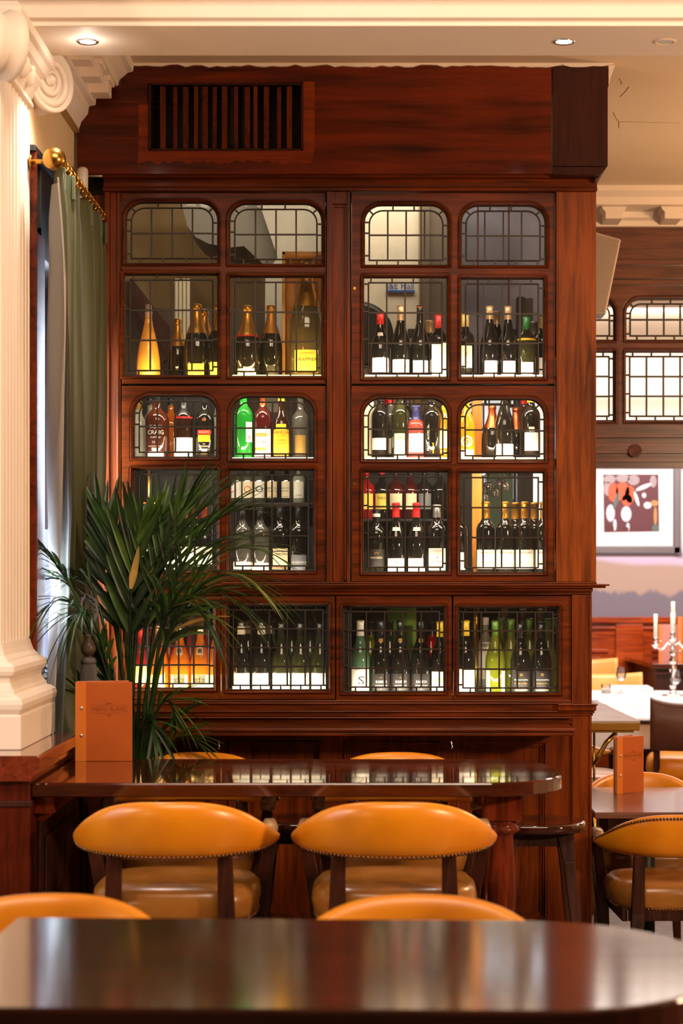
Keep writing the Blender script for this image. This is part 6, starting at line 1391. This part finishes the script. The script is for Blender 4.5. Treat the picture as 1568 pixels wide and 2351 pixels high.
# waiter station desk with menus
ds = thing('waiter_station', 'dark mahogany side desk against the far panelling with upright menus', 'desk', (0, 0, 0))
yd = 16.3
q = MB(); q.prism([(PX(1440, 16.7), 16.7), (PX(1500, 15.4), 15.45), (2.9+.6, 15.45), (3.5, 16.9), (PX(1440, 16.7), 16.9)], 'z', .93, .965); q.build('desktop', M['table'], ds, bevel=.004)
q = MB(); q.box(PX(1506, 15.5), 3.4, 15.5, 16.85, 0, .93); q.box(PX(1506, 15.5)-.02, 3.4, 15.47, 15.5, .88, .90); q.build('desk_body', M['wood_dark'], ds)
for px, h_, py, lb_ in ((1512, .40, 1530, 'pinkish leather menu upright on the far desk, left one'), (1556, .48, 1530, 'tan leather menu upright on the far desk, at the picture edge')):
    y_ = 15.9; t = thing('menu_folder', lb_, 'menu', (PX(px, y_), y_, .9655), 0.1); q = MB(); q.box(0, .17, 0, .006, 0, h_*.75); q.build('cover', plain('far_menu_%d' % px, rgb(186, 120, 110) if px == 1512 else rgb(176, 96, 50), .35), t)
    q = MB(); q.box(0, .03, -.002, 0, 0, h_*.75); q.build('binding_strip', plain('far_strip_%d' % px, rgb(206, 116, 60), .4), t)
    for zz in (.08, .16): q = MB(); q.sphere((.016, -.003, zz), .008, 8, 6); q.build('binding_screw', M['silver'], t)
# framed picture on the far wall
pf = thing('framed_picture', 'large framed print with white mount hanging on the far wall', 'picture', (0, 0, 0)); yp = BY-.045
def pp(px, py): return (PX(px, yp), PZ(py, yp))
q = MB(); x0, z0 = pp(1290, 1272); x1, z1 = pp(1564, 1030)
q.box(x0, x1, yp, yp+.04, z0, z0+.07); q.box(x0, x1, yp, yp+.04, z1-.07, z1); q.box(x0, x0+.07, yp, yp+.04, z0, z1); q.box(x1-.07, x1, yp, yp+.04, z0, z1); q.build('frame', plain('pewter_frame', rgb(104, 98, 104), .35, .3), pf, bevel=.012)
q = MB(); q.box(x0+.05, x1-.05, yp+.015, yp+.03, z0+.05, z1-.05); q.build('mount', plain('mount_board', rgb(240, 238, 236), .6, noise=.0), pf)
# the print: loose painted patches
q = MB(); yy = yp+.012
def patch(pts, mat): q.add([(PX(a, yp), yy - mat*.0002, PZ(b_, yp)) for a, b_ in pts], [tuple(range(len(pts)))], mat)
def oval(c_, d_, rx, ry, mat, tilt=0, n=14): patch([(c_ + rx*math.cos(2*PI*k/n)*math.cos(tilt) - ry*math.sin(2*PI*k/n)*math.sin(tilt), d_ + rx*math.cos(2*PI*k/n)*math.sin(tilt) + ry*math.sin(2*PI*k/n)*math.cos(tilt)) for k in range(n)], mat)
patch([(1385, 1089), (1512, 1089), (1514, 1220), (1387, 1222)], 0)
for a in ((1400, 1100, 14, 10), (1430, 1098, 16, 9), (1455, 1102, 14, 12), (1395, 1122, 9, 16)): oval(*a, 1)
for a in ((1408, 1130, 12, 22), (1430, 1128, 16, 22), (1447, 1135, 12, 20), (1440, 1148, 12, 14)): oval(*a, 2)
for a in ((1402, 1178, 10, 20), (1438, 1180, 12, 18), (1487, 1160, 9, 8), (1412, 1205, 4, 14), (1442, 1210, 4, 10)): oval(*a, 3)
oval(1478, 1118, 20, 5, 3, -.4); oval(1462, 1145, 4, 18, 3, -.3); oval(1500, 1105, 8, 14, 1); oval(1479, 1137, 5, 6, 3)
for a in ((1503, 1155, 9, 7), (1505, 1185, 4, 22)): oval(*a, 4)
oval(1505, 1212, 8, 9, 5); oval(1415, 1150, 5, 20, 5, .3); oval(1400, 1212, 10, 8, 6); oval(1436, 1215, 8, 6, 6)
q.build('print', [plain('print_plum', rgb(104, 50, 58), .6), plain('print_grey', rgb(170, 150, 150), .6), plain('print_coral', rgb(224, 96, 60), .6), plain('print_white', rgb(218, 216, 220), .6), plain('print_ochre', rgb(190, 140, 80), .6), plain('print_slate', rgb(96, 110, 104), .6), plain('print_brown', rgb(96, 40, 34), .6)], pf, recalc=False)
q = MB(); q.box(x0+.06, x1-.06, yp+.004, yp+.006, z0+.06, z1-.06); q.build('picture_glass', clearglass('picture_glass', (1, 1, 1, 1), .05), pf)
